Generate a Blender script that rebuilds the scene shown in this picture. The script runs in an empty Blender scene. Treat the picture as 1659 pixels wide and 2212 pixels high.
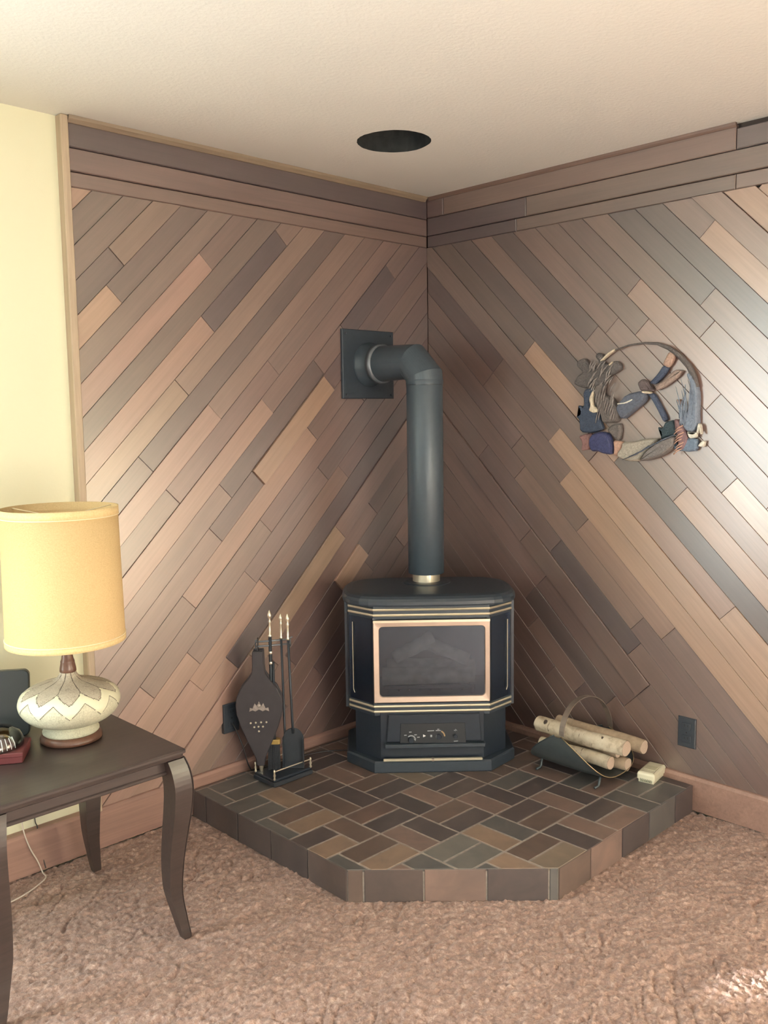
import bpy, bmesh, math, random
import numpy as np
from mathutils import Vector, Matrix
random.seed(11)
D = bpy.data
SC = bpy.context.scene
COL = SC.collection
R2 = math.sqrt(2)

# ------------------------------------------------------------------ camera
cam = D.cameras.new('camera'); camo = D.objects.new('camera', cam); COL.objects.link(camo)
cam.sensor_fit = 'VERTICAL'; cam.sensor_height = 36.0; cam.sensor_width = 27.0
cam.lens = 1947.6 / 2212 * 36.0
cam.clip_start = 0.05
fw = Vector((0.69502291, 0.71077105, -0.10838666)); rt = Vector((0.71384365, -0.70016483, -0.01401647)); up = Vector((0.08585102, 0.06762936, 0.99401))
camo.matrix_world = Matrix(((rt.x, up.x, -fw.x, -3.07155), (rt.y, up.y, -fw.y, -2.83838), (rt.z, up.z, -fw.z, 1.48175), (0, 0, 0, 1)))
SC.camera = camo

# ------------------------------------------------------------------ world, sun, window daylight, exposure
def lin(c):
    return tuple(((v / 255) / 12.92 if v / 255 <= 0.04045 else ((v / 255 + 0.055) / 1.055) ** 2.4) for v in c)
w = D.worlds.new('sky'); SC.world = w; w.use_nodes = True
bg = w.node_tree.nodes['Background']; bg.inputs[0].default_value = (0.75, 0.88, 1.0, 1); bg.inputs[1].default_value = 1.6
def light(name, kind, loc, direction, power, color, sx=1, sy=1):
    l = D.lights.new(name, kind); o = D.objects.new(name, l); COL.objects.link(o)
    l.energy = power; l.color = color
    if kind == 'AREA': l.shape = 'RECTANGLE'; l.size = sx; l.size_y = sy
    o.location = loc; o.rotation_euler = Vector(direction).to_track_quat('-Z', 'Y').to_euler()
    return l
sun = light('sun', 'SUN', (-6, 4, 3), (1.25, -1.0, -0.2310), 230.0, (1.0, 0.95, 0.88)); sun.angle = 0.03
light('window_daylight', 'AREA', (-4.2, 0.06, 1.25), (0, -1, 0), 310, (0.91, 1.0, 0.985), 1.94, 1.56)
light('rear_window_daylight', 'AREA', (-4.0, -5.22, 1.3), (0, 1, 0), 45, (0.87, 1.0, 0.99), 2.9, 1.5)
light('side_window_daylight', 'AREA', (-5.62, -2.6, 1.3), (1, 0, 0), 5, (0.84, 1.0, 1.0), 2.2, 1.5)
vs = SC.view_settings
SC.display_settings.display_device = 'sRGB'
vs.view_transform = 'Standard'; vs.look = 'None'; vs.gamma = 1.0; vs.use_curve_mapping = False
vs.exposure = -0.76
SC.cycles.max_bounces = 8; SC.cycles.diffuse_bounces = 5; SC.cycles.glossy_bounces = 4; SC.cycles.transmission_bounces = 8
SC.cycles.transparent_max_bounces = 12; SC.cycles.caustics_reflective = False; SC.cycles.caustics_refractive = False

# ------------------------------------------------------------------ helpers
def tag(o, label=None, cat=None, group=None, kind=None):
    if label: o['label'] = label
    if cat: o['category'] = cat
    if group: o['group'] = group
    if kind: o['kind'] = kind
    return o
def mesh_obj(name, verts, faces, mat=None, parent=None, smooth=False, mats=None, fmat=None):
    me = D.meshes.new(name); me.from_pydata([tuple(v) for v in verts], [], [tuple(f) for f in faces]); me.validate()
    bm = bmesh.new(); bm.from_mesh(me); bmesh.ops.recalc_face_normals(bm, faces=bm.faces); bm.to_mesh(me); bm.free()
    if mats:
        for m in mats: me.materials.append(m)
        if fmat is not None: me.polygons.foreach_set('material_index', fmat)
    elif mat: me.materials.append(mat)
    if smooth: me.polygons.foreach_set('use_smooth', [True] * len(me.polygons))
    o = D.objects.new(name, me); COL.objects.link(o)
    if parent: o.parent = parent
    return o
def empty(name, loc=(0, 0, 0), rz=0):
    o = D.objects.new(name, None); COL.objects.link(o); o.location = loc; o.rotation_euler = (0, 0, rz); o.empty_display_size = 0.1
    return o
class MB:
    """collects shapes into one mesh"""
    def __init__(s): s.v = []; s.f = []
    def add(s, v, f):
        n = len(s.v); s.v += [tuple(p) for p in v]; s.f += [tuple(i + n for i in q) for q in f]; return s
    def box(s, lo, hi):
        x0, y0, z0 = lo; x1, y1, z1 = hi
        return s.add([(x0,y0,z0),(x1,y0,z0),(x1,y1,z0),(x0,y1,z0),(x0,y0,z1),(x1,y0,z1),(x1,y1,z1),(x0,y1,z1)],
                     [(0,3,2,1),(4,5,6,7),(0,1,5,4),(1,2,6,5),(2,3,7,6),(3,0,4,7)])
    def cbox(s, lo, hi, c):
        """box with chamfered upright edges and top rim"""
        x0, y0, z0 = lo; x1, y1, z1 = hi
        p = [(x0+c,y0),(x1-c,y0),(x1,y0+c),(x1,y1-c),(x1-c,y1),(x0+c,y1),(x0,y1-c),(x0,y0+c)]
        cx, cy = (x0+x1)/2, (y0+y1)/2
        q = [(cx+(a-cx)*(1-2*c/(x1-x0)), cy+(b-cy)*(1-2*c/(y1-y0))) for a, b in p]
        return s.rings([[(a,b,z0+c) for a,b in p] if False else [(a,b,z0) for a,b in q], [(a,b,z0+c) for a,b in p], [(a,b,z1-c) for a,b in p], [(a,b,z1) for a,b in q]])
    def rings(s, rs, cap0=True, cap1=True):
        n = len(rs[0]); v = [p for r in rs for p in r]; f = []
        for i in range(len(rs) - 1):
            for j in range(n):
                f.append((i*n+j, i*n+(j+1)%n, (i+1)*n+(j+1)%n, (i+1)*n+j))
        if cap0: f.append(tuple(reversed(range(n))))
        if cap1: f.append(tuple((len(rs)-1)*n+j for j in range(n)))
        return s.add(v, f)
    def lathe(s, prof, n=48, c=(0, 0, 0), cap0=True, cap1=True):
        return s.rings([[(c[0]+r*math.cos(2*math.pi*j/n), c[1]+r*math.sin(2*math.pi*j/n), c[2]+z) for j in range(n)] for r, z in prof], cap0, cap1)
    def tube(s, pts, r, n=12, cap=True):
        pts = [Vector(p) for p in pts]; rs = []
        rad = r if isinstance(r, (list, tuple)) else [r] * len(pts)
        t0 = (pts[1] - pts[0]).normalized()
        nrm = t0.orthogonal().normalized()
        for i, p in enumerate(pts):
            if i == 0: t = pts[1] - pts[0]; m = 1
            elif i == len(pts) - 1: t = pts[-1] - pts[-2]; m = 1
            else:
                a = (pts[i] - pts[i-1]).normalized(); b = (pts[i+1] - pts[i]).normalized(); t = a + b
            t = t.normalized()
            nrm = (nrm - t * nrm.dot(t)).normalized(); bn = t.cross(nrm)
            rs.append([tuple(p + (nrm * math.cos(2*math.pi*j/n) + bn * math.sin(2*math.pi*j/n)) * rad[i]) for j in range(n)])
        return s.rings(rs, cap, cap)
    def prism(s, poly, y0, y1, ch=0.0, axes=None):
        """poly: list of (a,b); extruded from y0 (back) to y1 (front) with a chamfered front rim; axes maps (a,b,h)->xyz"""
        ax = axes or (lambda a, b, h: (a, b, h))
        inn = inset(poly, ch) if ch else None
        rs = [[ax(a, b, y0) for a, b in poly], [ax(a, b, y1 - (ch if y1 > y0 else -ch)) for a, b in poly]]
        if inn: rs.append([ax(a, b, y1) for a, b in inn])
        return s.rings(rs)
    def build(s, name, mat, parent=None, smooth=False, **k): return mesh_obj(name, s.v, s.f, mat, parent, smooth, **k)
def area(p): return sum(p[i][0]*p[(i+1)%len(p)][1]-p[(i+1)%len(p)][0]*p[i][1] for i in range(len(p)))/2
def inset(poly, d):
    """offset every vertex inward along its mitre"""
    n = len(poly); sg = 1 if area(poly) > 0 else -1; out = []
    for i in range(n):
        a, b, c = poly[i-1], poly[i], poly[(i+1) % n]
        e1 = Vector((b[0]-a[0], b[1]-a[1])); e2 = Vector((c[0]-b[0], c[1]-b[1]))
        if e1.length < 1e-9 or e2.length < 1e-9: out.append(b); continue
        e1.normalize(); e2.normalize()
        n1 = Vector((-e1.y, e1.x)) * sg; n2 = Vector((-e2.y, e2.x)) * sg
        m = n1 + n2
        if m.length < 0.3: m = n1 * 1.0; k = 1
        else: m.normalize(); k = min(1 / max(m.dot(n1), 0.35), 2.2)
        out.append((b[0] + m.x*d*k, b[1] + m.y*d*k))
    return out
def clip(poly, nx, ny, c):
    """keep nx*x+ny*y<=c"""
    out = []
    for i in range(len(poly)):
        p, q = poly[i], poly[(i+1) % len(poly)]
        a = nx*p[0]+ny*p[1]-c; b = nx*q[0]+ny*q[1]-c
        if a <= 0: out.append(p)
        if (a < 0 < b) or (b < 0 < a):
            t = a/(a-b); out.append((p[0]+(q[0]-p[0])*t, p[1]+(q[1]-p[1])*t))
    res = []
    for p in out:
        if not res or math.hypot(p[0]-res[-1][0], p[1]-res[-1][1]) > 1e-4: res.append(p)
    if len(res) > 1 and math.hypot(res[0][0]-res[-1][0], res[0][1]-res[-1][1]) < 1e-4: res.pop()
    return res

# ------------------------------------------------------------------ materials
class NT:
    def __init__(s, name):
        s.m = D.materials.new(name); s.m.use_nodes = True; s.t = s.m.node_tree; s.b = s.t.nodes['Principled BSDF']; s.out = s.t.nodes['Material Output']
    def n(s, kind, **k):
        o = s.t.nodes.new(kind)
        for a, b in k.items(): setattr(o, a, b)
        return o
    def l(s, a, b): s.t.links.new(a, b)
    def coords(s, scale, out='Object', rnd=False):
        tc = s.n('ShaderNodeTexCoord'); mp = s.n('ShaderNodeMapping'); mp.inputs['Scale'].default_value = scale
        s.l(tc.outputs[out], mp.inputs['Vector'])
        if rnd:
            oi = s.n('ShaderNodeObjectInfo'); mu = s.n('ShaderNodeMath', operation='MULTIPLY'); mu.inputs[1].default_value = 53.0
            s.l(oi.outputs['Random'], mu.inputs[0]); s.l(mu.outputs[0], mp.inputs['Location'])
        return mp.outputs[0]
    def noise(s, vec, scale, detail=4, rough=0.55, dist=0.0):
        o = s.n('ShaderNodeTexNoise'); o.inputs['Scale'].default_value = scale; o.inputs['Detail'].default_value = detail
        o.inputs['Roughness'].default_value = rough; o.inputs['Distortion'].default_value = dist; s.l(vec, o.inputs['Vector']); return o.outputs['Fac']
    def ramp(s, fac, stops):
        r = s.n('ShaderNodeValToRGB'); e = r.color_ramp.elements
        while len(e) < len(stops): e.new(0.5)
        for q, (p, c) in zip(e, stops): q.position = p; q.color = (c[0], c[1], c[2], 1)
        s.l(fac, r.inputs[0]); return r.outputs[0]
    def mix(s, fac, a, b, mode='MIX'):
        o = s.n('ShaderNodeMix', data_type='RGBA', blend_type=mode)
        for sock, val in ((o.inputs[0], fac), (o.inputs[6], a), (o.inputs[7], b)):
            if hasattr(val, 'is_output'): s.l(val, sock)
            elif isinstance(val, (int, float)): sock.default_value = val
            else: sock.default_value = (val[0], val[1], val[2], 1)
        return o.outputs[2]
    def bump(s, fac, strength, dist=0.002):
        o = s.n('ShaderNodeBump'); o.inputs['Strength'].default_value = strength; o.inputs['Distance'].default_value = dist
        s.l(fac, o.inputs['Height']); s.l(o.outputs[0], s.b.inputs['Normal'])
    def set(s, color=None, rough=None, metal=None, spec=None, **k):
        for nm, v in (('Base Color', color), ('Roughness', rough), ('Metallic', metal), ('Specular IOR Level', spec)):
            if v is None: continue
            if hasattr(v, 'is_output'): s.l(v, s.b.inputs[nm])
            elif nm == 'Base Color': s.b.inputs[nm].default_value = (v[0], v[1], v[2], 1)
            else: s.b.inputs[nm].default_value = v
        for a, b in k.items(): s.b.inputs[a].default_value = b
        return s.m
def plain(name, rgb, rough=0.5, metal=0.0, var=0.12, scale=40, bump=0.0, spec=0.5, **k):
    q = NT(name); v = q.coords((1, 1, 1)); f = q.noise(v, scale, 5)
    c = lin(rgb); col = q.ramp(f, [(0.25, tuple(x*(1-var) for x in c)), (0.75, tuple(min(x*(1+var), 1) for x in c))])
    if bump: q.bump(f, bump, 0.002)
    return q.set(col, rough, metal, spec, **k)
def wood_object_color(name, rough, spec, bump=0.25, **k):
    q = NT(name); oi = q.n('ShaderNodeObjectInfo')
    g = q.noise(q.coords((1.2, 42, 42), rnd=True), 2.2, 6, 0.6, 0.6)
    b = q.noise(q.coords((1.6, 9, 9), rnd=True), 1.6, 3, 0.5, 0.3)
    c1 = q.mix(1.0, oi.outputs['Color'], q.ramp(g, [(0.3, (0.86,)*3), (0.7, (1.10,)*3)]), 'MULTIPLY')
    c2 = q.mix(1.0, c1, q.ramp(b, [(0.3, (0.88, 0.87, 0.88)), (0.7, (1.08, 1.07, 1.06))]), 'MULTIPLY')
    q.bump(g, bump, 0.001)
    return q.set(c2, rough, 0, spec, **k)
M = {}
M['plank'] = wood_object_color('cedar_plank', 0.5, 0.4, 0.15, **{'Coat Weight': 1.0, 'Coat Roughness': 0.31, 'Coat IOR': 1.95})
q = NT('wall_backing'); M['backing'] = q.set(q.ramp(q.noise(q.coords((1,1,1)), 8), [(0.3, (0.040,0.030,0.027)), (0.7, (0.055,0.042,0.038))]), 0.9)
def paint(name, rgb, scale, st, rough=0.85):
    q = NT(name); v = q.coords((1, 1, 1)); f = q.noise(v, scale, 6, 0.6); g = q.noise(v, 1.3, 2)
    c = lin(rgb); q.bump(f, st, 0.004)
    return q.set(q.ramp(g, [(0.3, tuple(x*0.97 for x in c)), (0.7, tuple(x*1.02 for x in c))]), rough, 0, 0.25)
M['cream_paint'] = paint('cream_wall_paint', (234, 234, 206), 120, 0.08)
M['white_paint'] = paint('white_wall_paint', (226, 220, 208), 120, 0.08)
M['ceiling'] = paint('textured_ceiling_paint', (224, 225, 221), 75, 0.42)
q = NT('hole_black'); M['hole'] = q.set(q.ramp(q.noise(q.coords((1,1,1)), 30), [(0.3, (0.010,0.012,0.013)), (0.7, (0.022,0.026,0.028))]), 0.9)
def oak(name, rgb, sc=(2, 40, 40), rough=0.5, var=0.16, spec=0.4):
    q = NT(name); g = q.noise(q.coords(sc), 2.0, 6, 0.6, 0.5); c = lin(rgb); q.bump(g, 0.15, 0.001)
    return q.set(q.ramp(g, [(0.3, tuple(x*(1-var) for x in c)), (0.7, tuple(x*(1+var) for x in c))]), rough, 0, spec)
M['tan_trim_v'] = oak('tan_pine_trim_upright', (170, 153, 133), (40, 40, 2))
M['tan_trim'] = oak('tan_pine_trim', (126, 111, 95), (2, 40, 40))
M['brown_trim'] = oak('brown_wood_trim', (104, 84, 76), (40, 2, 40))
M['baseboard'] = wood_object_color('baseboard_wood', 0.5, 0.4)

PLANKS_LEFT = {-1:[('L',9)],0:[('G',9)],1:[('MG',9)],2:[('K2',0.341),('T2',9)],3:[('L',0.243),('G',9)],4:[('MG',9)],5:[('LR',0.606),('M2',9)],6:[('G',9)],7:[('LR',0.448),('K',0.941),('M',9)],8:[('T',0.2),('LM',9)],9:[('G',-0.1),('K2',9)],10:[('LR',0.234),('LM',9)],11:[('M',-0.113),('R',0.55),('M2',9)],12:[('LR',0.42),('R',9)],13:[('M',0.05),('K2',0.72),('M2',0.93),('K',1.312),('RM',9)],14:[('M',-0.1),('RK',0.187),('L',0.708),('RK',9)],15:[('M',-0.356),('LR',0.5),('RM',9)],16:[('LR',-0.7),('M',0.073),('R',0.8),('RK',9)],17:[('LR',-0.5),('M',-0.12),('RM',0.42),('K2',9)],18:[('LR',-0.57),('LR',-0.1),('R',0.5),('RK',9)],19:[('LR',-0.417),('K',9)],20:[('LR',-0.35),('T',0.3),('R',9)],21:[('M',-0.3),('R',0.5),('RK',9)],22:[('R',-0.25),('RK',0.13),('L',0.33),('K2',9)],23:[('RM',-0.4),('R',0.3),('RK',9)],24:[('R',-0.2),('RK',0.5),('R',9)],25:[('RM',0),('RK',9)],26:[('R',0.2),('RK',9)],27:[('RM',9)],28:[('RK',0.1),('R',9)],29:[('R',9)],30:[('RK',9)],31:[('R',9)],32:[('RM',9)],33:[('R',9)]}
PLANKS_RIGHT = {-2:[('M',0.2),('T',9)],-1:[('L',9)],0:[('M',0.1),('LR',9)],1:[('T',9)],2:[('L',0.5),('M',9)],3:[('L',9)],4:[('L',0.2),('LM',9)],5:[('L',0.548),('MR',9)],6:[('G2',9)],7:[('LM',0.38),('G2',9)],8:[('LM',0.3),('M',9)],9:[('LR',0.63),('M2',9)],10:[('LM',0.1),('LR',0.5),('M2',9)],11:[('LR',-0.3),('LM',0.6),('M',9)],12:[('VL',-0.154),('LM',0.3),('M',0.645),('K2',9)],13:[('LM',-0.5),('LR',0.3),('M',9)],14:[('L',-0.053),('LM',0.4),('K2',9)],15:[('G2',0.22),('L',0.83),('G',9)],16:[('L',-0.48),('LR',0.3),('MR',9)],17:[('L',0.489),('M2',0.9),('RK',9)],18:[('L',0.33),('M',0.9),('R',9)],19:[('MR',-0.4),('LR',0.137),('M',0.6),('RM',9)],20:[('RM',-0.295),('LM',0.5),('R',9)],21:[('M',-0.36),('K',0.16),('RM',0.7),('R',9)],22:[('RM',-0.5),('M2',0.286),('RM',9)],23:[('M',-0.5),('RM',0.1),('R',9)],24:[('M',-0.45),('K2',0.1),('R',9)],25:[('RM',-0.33),('LM',0),('R',9)],26:[('MR',-0.2),('R',9)],27:[('M',-0.3),('RM',9)],28:[('R',9)],29:[('RM',9)],30:[('R',9)],31:[('RK',9)],32:[('R',9)],33:[('RM',9)],34:[('R',9)]}
WREATH = [
('bark_cluster','bark',0.012,0.022,[(0.814,1.678),(0.844,1.687),(0.87,1.66),(0.892,1.641),(0.912,1.669),(0.893,1.692),(0.908,1.705),(0.929,1.693),(0.927,1.672),(0.95,1.654),(0.983,1.671),(1.007,1.654),(1.008,1.636),(0.983,1.622),(0.955,1.613),(0.943,1.592),(0.935,1.559),(0.918,1.556),(0.888,1.572),(0.85,1.569),(0.823,1.577),(0.797,1.589),(0.814,1.618),(0.84,1.632),(0.809,1.659)]),
('bark_trunk','bark2',0.01,0.03,[(0.897,1.579),(0.934,1.592),(0.931,1.545),(0.968,1.533),(0.998,1.493),(1.01,1.468),(0.991,1.435),(0.932,1.432),(0.924,1.468),(0.895,1.52)]),
('duck_neck','navy',0.016,0.03,[(0.845,1.562),(0.892,1.575),(0.891,1.542),(0.876,1.509),(0.885,1.487),(0.917,1.472),(0.928,1.432),(0.937,1.41),(0.891,1.395),(0.834,1.398),(0.829,1.447),(0.812,1.46),(0.836,1.473),(0.82,1.505),(0.851,1.495)]),
('neck_stripe','cream',0.03,0.036,[(0.891,1.557),(0.898,1.555),(0.893,1.527),(0.896,1.5),(0.915,1.49),(0.916,1.476),(0.898,1.473),(0.877,1.482),(0.885,1.502),(0.878,1.528)]),
('duck_head','indigo',0.02,0.042,[(0.882,1.376),(0.899,1.395),(0.933,1.402),(0.962,1.395),(0.975,1.37),(0.982,1.337),(0.976,1.313),(0.938,1.318),(0.921,1.325),(0.891,1.324),(0.88,1.35)]),
('pink_leaf','pink',0.01,0.022,[(0.821,1.383),(0.852,1.391),(0.882,1.395),(0.878,1.365),(0.874,1.332),(0.833,1.325),(0.839,1.357)]),
('peach_leaf','peach',0.014,0.026,[(0.979,1.368),(1.024,1.363),(1.017,1.338),(1.001,1.308),(0.982,1.312),(0.984,1.337)]),
('duck_body','bone',0.014,0.036,[(1.024,1.363),(1.069,1.364),(1.112,1.375),(1.17,1.379),(1.162,1.361),(1.124,1.326),(1.094,1.291),(1.046,1.29),(1.001,1.305),(1.005,1.327),(1.021,1.341)]),
('folded_wing','greywing',0.018,0.044,[(1.098,1.291),(1.124,1.329),(1.177,1.369),(1.241,1.39),(1.238,1.349),(1.194,1.316),(1.144,1.298)]),
('teal_leaf','teal',0.014,0.026,[(1.163,1.419),(1.184,1.414),(1.195,1.438),(1.228,1.445),(1.243,1.393),(1.211,1.386),(1.177,1.372),(1.179,1.396)]),
('cattail_stalks','steel',0.012,0.03,[(1.25,1.458),(1.284,1.479),(1.285,1.533),(1.289,1.573),(1.272,1.607),(1.286,1.613),(1.311,1.579),(1.322,1.532),(1.321,1.465),(1.323,1.428),(1.306,1.402),(1.277,1.404),(1.258,1.431)]),
('striped_flank','brick',0.018,0.034,[(1.232,1.448),(1.251,1.445),(1.273,1.411),(1.289,1.37),(1.271,1.335),(1.253,1.342),(1.246,1.383),(1.236,1.417)]),
('blue_flank','steel2',0.014,0.028,[(1.232,1.369),(1.249,1.349),(1.271,1.363),(1.288,1.383),(1.321,1.375),(1.319,1.335),(1.286,1.33),(1.231,1.336)]),
('white_feather','white',0.022,0.03,[(1.281,1.404),(1.304,1.395),(1.32,1.402),(1.319,1.382),(1.292,1.378)]),
('white_feather','white',0.022,0.03,[(1.319,1.399),(1.324,1.433),(1.333,1.428),(1.329,1.411),(1.324,1.396)]),
('white_feather','white',0.022,0.03,[(1.328,1.428),(1.333,1.428),(1.339,1.394),(1.334,1.393)]),
('white_feather','white',0.014,0.022,[(1.322,1.355),(1.337,1.371),(1.348,1.37),(1.343,1.347),(1.322,1.35)]),
('brown_leaf','bark2',0.012,0.022,[(0.95,1.406),(0.97,1.428),(1.007,1.433),(1.012,1.403),(1.004,1.367),(0.981,1.377)]),
('raised_wing','navy2',0.016,0.026,[(1.127,1.58),(1.161,1.612),(1.183,1.643),(1.206,1.632),(1.187,1.607),(1.152,1.574)]),
('wing_tip','tan',0.016,0.024,[(1.179,1.647),(1.204,1.692),(1.229,1.677),(1.213,1.642),(1.198,1.632)]),
('lower_wing','tan2',0.014,0.024,[(1.147,1.569),(1.188,1.59),(1.228,1.626),(1.259,1.62),(1.24,1.597),(1.196,1.567),(1.158,1.551)]),
('flying_head','brown',0.016,0.03,[(1.08,1.582),(1.1,1.597),(1.121,1.587),(1.129,1.576),(1.145,1.552),(1.12,1.549),(1.093,1.553)]),
('white_collar','cream',0.02,0.032,[(1.1,1.553),(1.135,1.55),(1.139,1.54),(1.104,1.543)]),
('flying_body','slate',0.014,0.036,[(1.095,1.553),(1.037,1.542),(1.002,1.507),(0.994,1.486),(1.019,1.444),(1.074,1.483),(1.113,1.514),(1.122,1.54)]),
('body_stripe','white',0.03,0.037,[(1.002,1.509),(1.038,1.513),(1.068,1.526),(1.072,1.519),(1.042,1.505),(1.004,1.503)]),
('dropped_wing','navy2',0.012,0.024,[(1.118,1.542),(1.145,1.543),(1.163,1.515),(1.202,1.448),(1.187,1.435),(1.16,1.484),(1.136,1.521)]),
('cream_tip','cream',0.016,0.024,[(0.916,1.671),(0.949,1.699),(0.978,1.714),(0.982,1.708),(0.95,1.689),(0.923,1.668)]),
('cream_tip','cream',0.022,0.028,[(0.957,1.654),(0.973,1.667),(0.975,1.662),(0.962,1.651)]),
('peach_bud','peach',0.012,0.022,[(1.236,1.518),(1.249,1.518),(1.258,1.508),(1.253,1.495),(1.245,1.503)]),
]
WREATH_HOOP = [(0.916, 1.669), (0.945, 1.691), (0.982, 1.71), (1.038, 1.724), (1.101, 1.728), (1.155, 1.722), (1.2, 1.704), (1.242, 1.674), (1.279, 1.635), (1.299, 1.599), (1.311, 1.559)]
# basket hoop [[-0.279, 0.255], [-0.261, 0.297], [-0.215, 0.347], [-0.169, 0.371], [-0.12, 0.374], [-0.064, 0.352], [-0.01, 0.316], [0.033, 0.262], [0.066, 0.205]]
# side joints L v [0.108, 0.306, 0.498, 0.691] R u [0.702, 0.513, 0.337, 0.153] front u [1.3, 1.173, 1.04, 0.911]
# yellow ceil (1.8979839761788335, 2.429789655110599) (1.7113280746694282, 2.4397260055980743)
# ceil gap (1.436774077504908, 2.4318380904350927)
# ================================================================== room shell
H = 2.44; XL = -5.7; YL = -5.3; TH = 0.14; BK = 0.02      # BK: planks stand this far off the wall face
S = lambda o: tag(o, kind='structure')
def wall_with_hole(name, along, lo, hi, face, back, hole, mat):
    """wall along axis 0 (x) or 1 (y); hole = (a0,a1,z0,z1) or None"""
    m = MB(); f0, f1 = min(face, back), max(face, back)
    def bx(a0, a1, z0, z1):
        if along == 0: m.box((a0, f0, z0), (a1, f1, z1))
        else: m.box((f0, a0, z0), (f1, a1, z1))
    if hole:
        a0, a1, z0, z1 = hole
        bx(lo, a0, -.06, H); bx(a1, hi, -.06, H); bx(a0, a1, -.06, z0); bx(a0, a1, z1, H)
    else: bx(lo, hi, -.06, H)
    return S(m.build(name, mat))
wl = wall_with_hole('wall_left', 0, XL, BK + TH, BK, BK + TH, (-5.2, -3.2, 0.45, 2.05), M['cream_paint'])
wr = wall_with_hole('wall_right', 1, YL, BK, BK, BK + TH, None, M['cream_paint'])
wb = wall_with_hole('wall_back', 1, YL, BK, XL, XL - TH, (-3.75, -1.45, 0.55, 2.05), M['white_paint'])
wf = wall_with_hole('wall_front', 0, XL, BK, YL, YL - TH, (-5.5, -2.5, 0.55, 2.05), M['white_paint'])
# dark backing felt behind the planks
MB().box((-1.69, BK - 0.004, 0), (BK, BK, H)).build('plank_backing', M['backing'], wl)
MB().box((BK - 0.004, -3.2, 0), (BK, BK, H)).build('plank_backing', M['backing'], wr)
MB().box((XL - TH, YL - TH, -0.16), (BK + TH, BK + TH, -0.03)).build('floor', M['white_paint']); S(D.objects['floor'])

# ceiling with a real round hole where the old flue went up
HC = (-0.712, -0.502); HR = 0.132
m = MB(); n = 64; x0, x1, y0, y1 = XL - TH, BK + TH, YL - TH, BK + TH
ring = [(HC[0] + HR*(1 + 0.012*math.sin(5*t*2*math.pi/n) + random.uniform(-.008, .008))*math.cos(2*math.pi*t/n), HC[1] + HR*(1 + random.uniform(-.008, .008))*math.sin(2*math.pi*t/n)) for t in range(n)]
def to_edge(t):
    c, s = math.cos(2*math.pi*t/n), math.sin(2*math.pi*t/n); k = 1e9
    if abs(c) > 1e-9: k = min(k, ((x1 if c > 0 else x0) - HC[0]) / c)
    if abs(s) > 1e-9: k = min(k, ((y1 if s > 0 else y0) - HC[1]) / s)
    return (HC[0] + c*k, HC[1] + s*k)
outer = [to_edge(t) for t in range(n)]
for cx, cy in ((x1, y1), (x0, y1), (x0, y0), (x1, y0)):     # snap the nearest outline point into each corner
    j = min(range(n), key=lambda i: (outer[i][0]-cx)**2 + (outer[i][1]-cy)**2); outer[j] = (cx, cy)
m.rings([[(a, b, H) for a, b in ring], [(a, b, H) for a, b in outer], [(a, b, H + 0.1) for a, b in outer], [(a, b, H + 0.1) for a, b in ring], [(a, b, H) for a, b in ring]], False, False)
ceil = S(m.build('ceiling', M['ceiling']))
hole = MB(); hole.rings([[(a, b, H - 0.0005) for a, b in inset(ring, 0.001)], [(a, b, H + 0.34) for a, b in inset(ring, 0.001)]], False, True)
hole.lathe([(0.118, 0.05), (0.118, 0.30)], 40, (HC[0], HC[1], H), False, False)
o = hole.build('flue_opening', M['hole']); tag(o, 'round dark flue hole cut in the ceiling above the stove', 'hole')

# windows (outside the frame, they light the room)
q = NT('window_glass'); q.t.nodes.remove(q.b)
tr = q.n('ShaderNodeBsdfTransparent'); gl = q.n('ShaderNodeBsdfGlossy'); gl.inputs['Roughness'].default_value = 0.02
mx = q.n('ShaderNodeMixShader'); mx.inputs[0].default_value = 0.06; q.l(tr.outputs[0], mx.inputs[1]); q.l(gl.outputs[0], mx.inputs[2]); q.l(mx.outputs[0], q.out.inputs[0])
M['pane'] = q.m
M['white_frame'] = plain('white_window_frame', (232, 230, 224), 0.4, 0, 0.03)
def window(name, along, face, a0, a1, z0, z1, out, sun_trim_pier=None):
    fr = MB()
    def bx(m, p0, p1, q0, q1, d0, d1):
        if along == 0: m.box((p0, face + out*d0 if out > 0 else face - d1, q0), (p1, face + out*d1 if out > 0 else face - d0, q1))
        else: m.box((face + out*d0 if out > 0 else face - d1, p0, q0), (face + out*d1 if out > 0 else face - d0, p1, q1))
    t = 0.04; m0, m1 = sun_trim_pier or ((a0+a1)/2 - t/2, (a0+a1)/2 + t/2)
    for p in ((a0, a0+t, z0, z1), (a1-t, a1, z0, z1), (a0+t, a1-t, z0, z0+t), (a0+t, a1-t, z1-t, z1), (m0, m1, z0+t, z1-t)): bx(fr, p[0], p[1], p[2], p[3], 0.085, 0.125)
    o = S(fr.build(name, M['white_frame']))
    for p0, p1 in ((a0+t, m0), (m1, a1-t)):
        g = MB(); bx(g, p0, p1, z0+t, z1-t, 0.103, 0.107); g.build('pane', M['pane'], o)
window('window_1', 0, BK, -5.2, -3.2, 0.45, 2.05, 1, (-3.72, -3.54))  # wide mullion is an added, unseen blocker that trims the sun patch on the carpet
window('window_2', 0, YL, -5.5, -2.5, 0.55, 2.05, -1)
window('window_3', 1, XL, -3.75, -1.45, 0.55, 2.05, -1)

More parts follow.
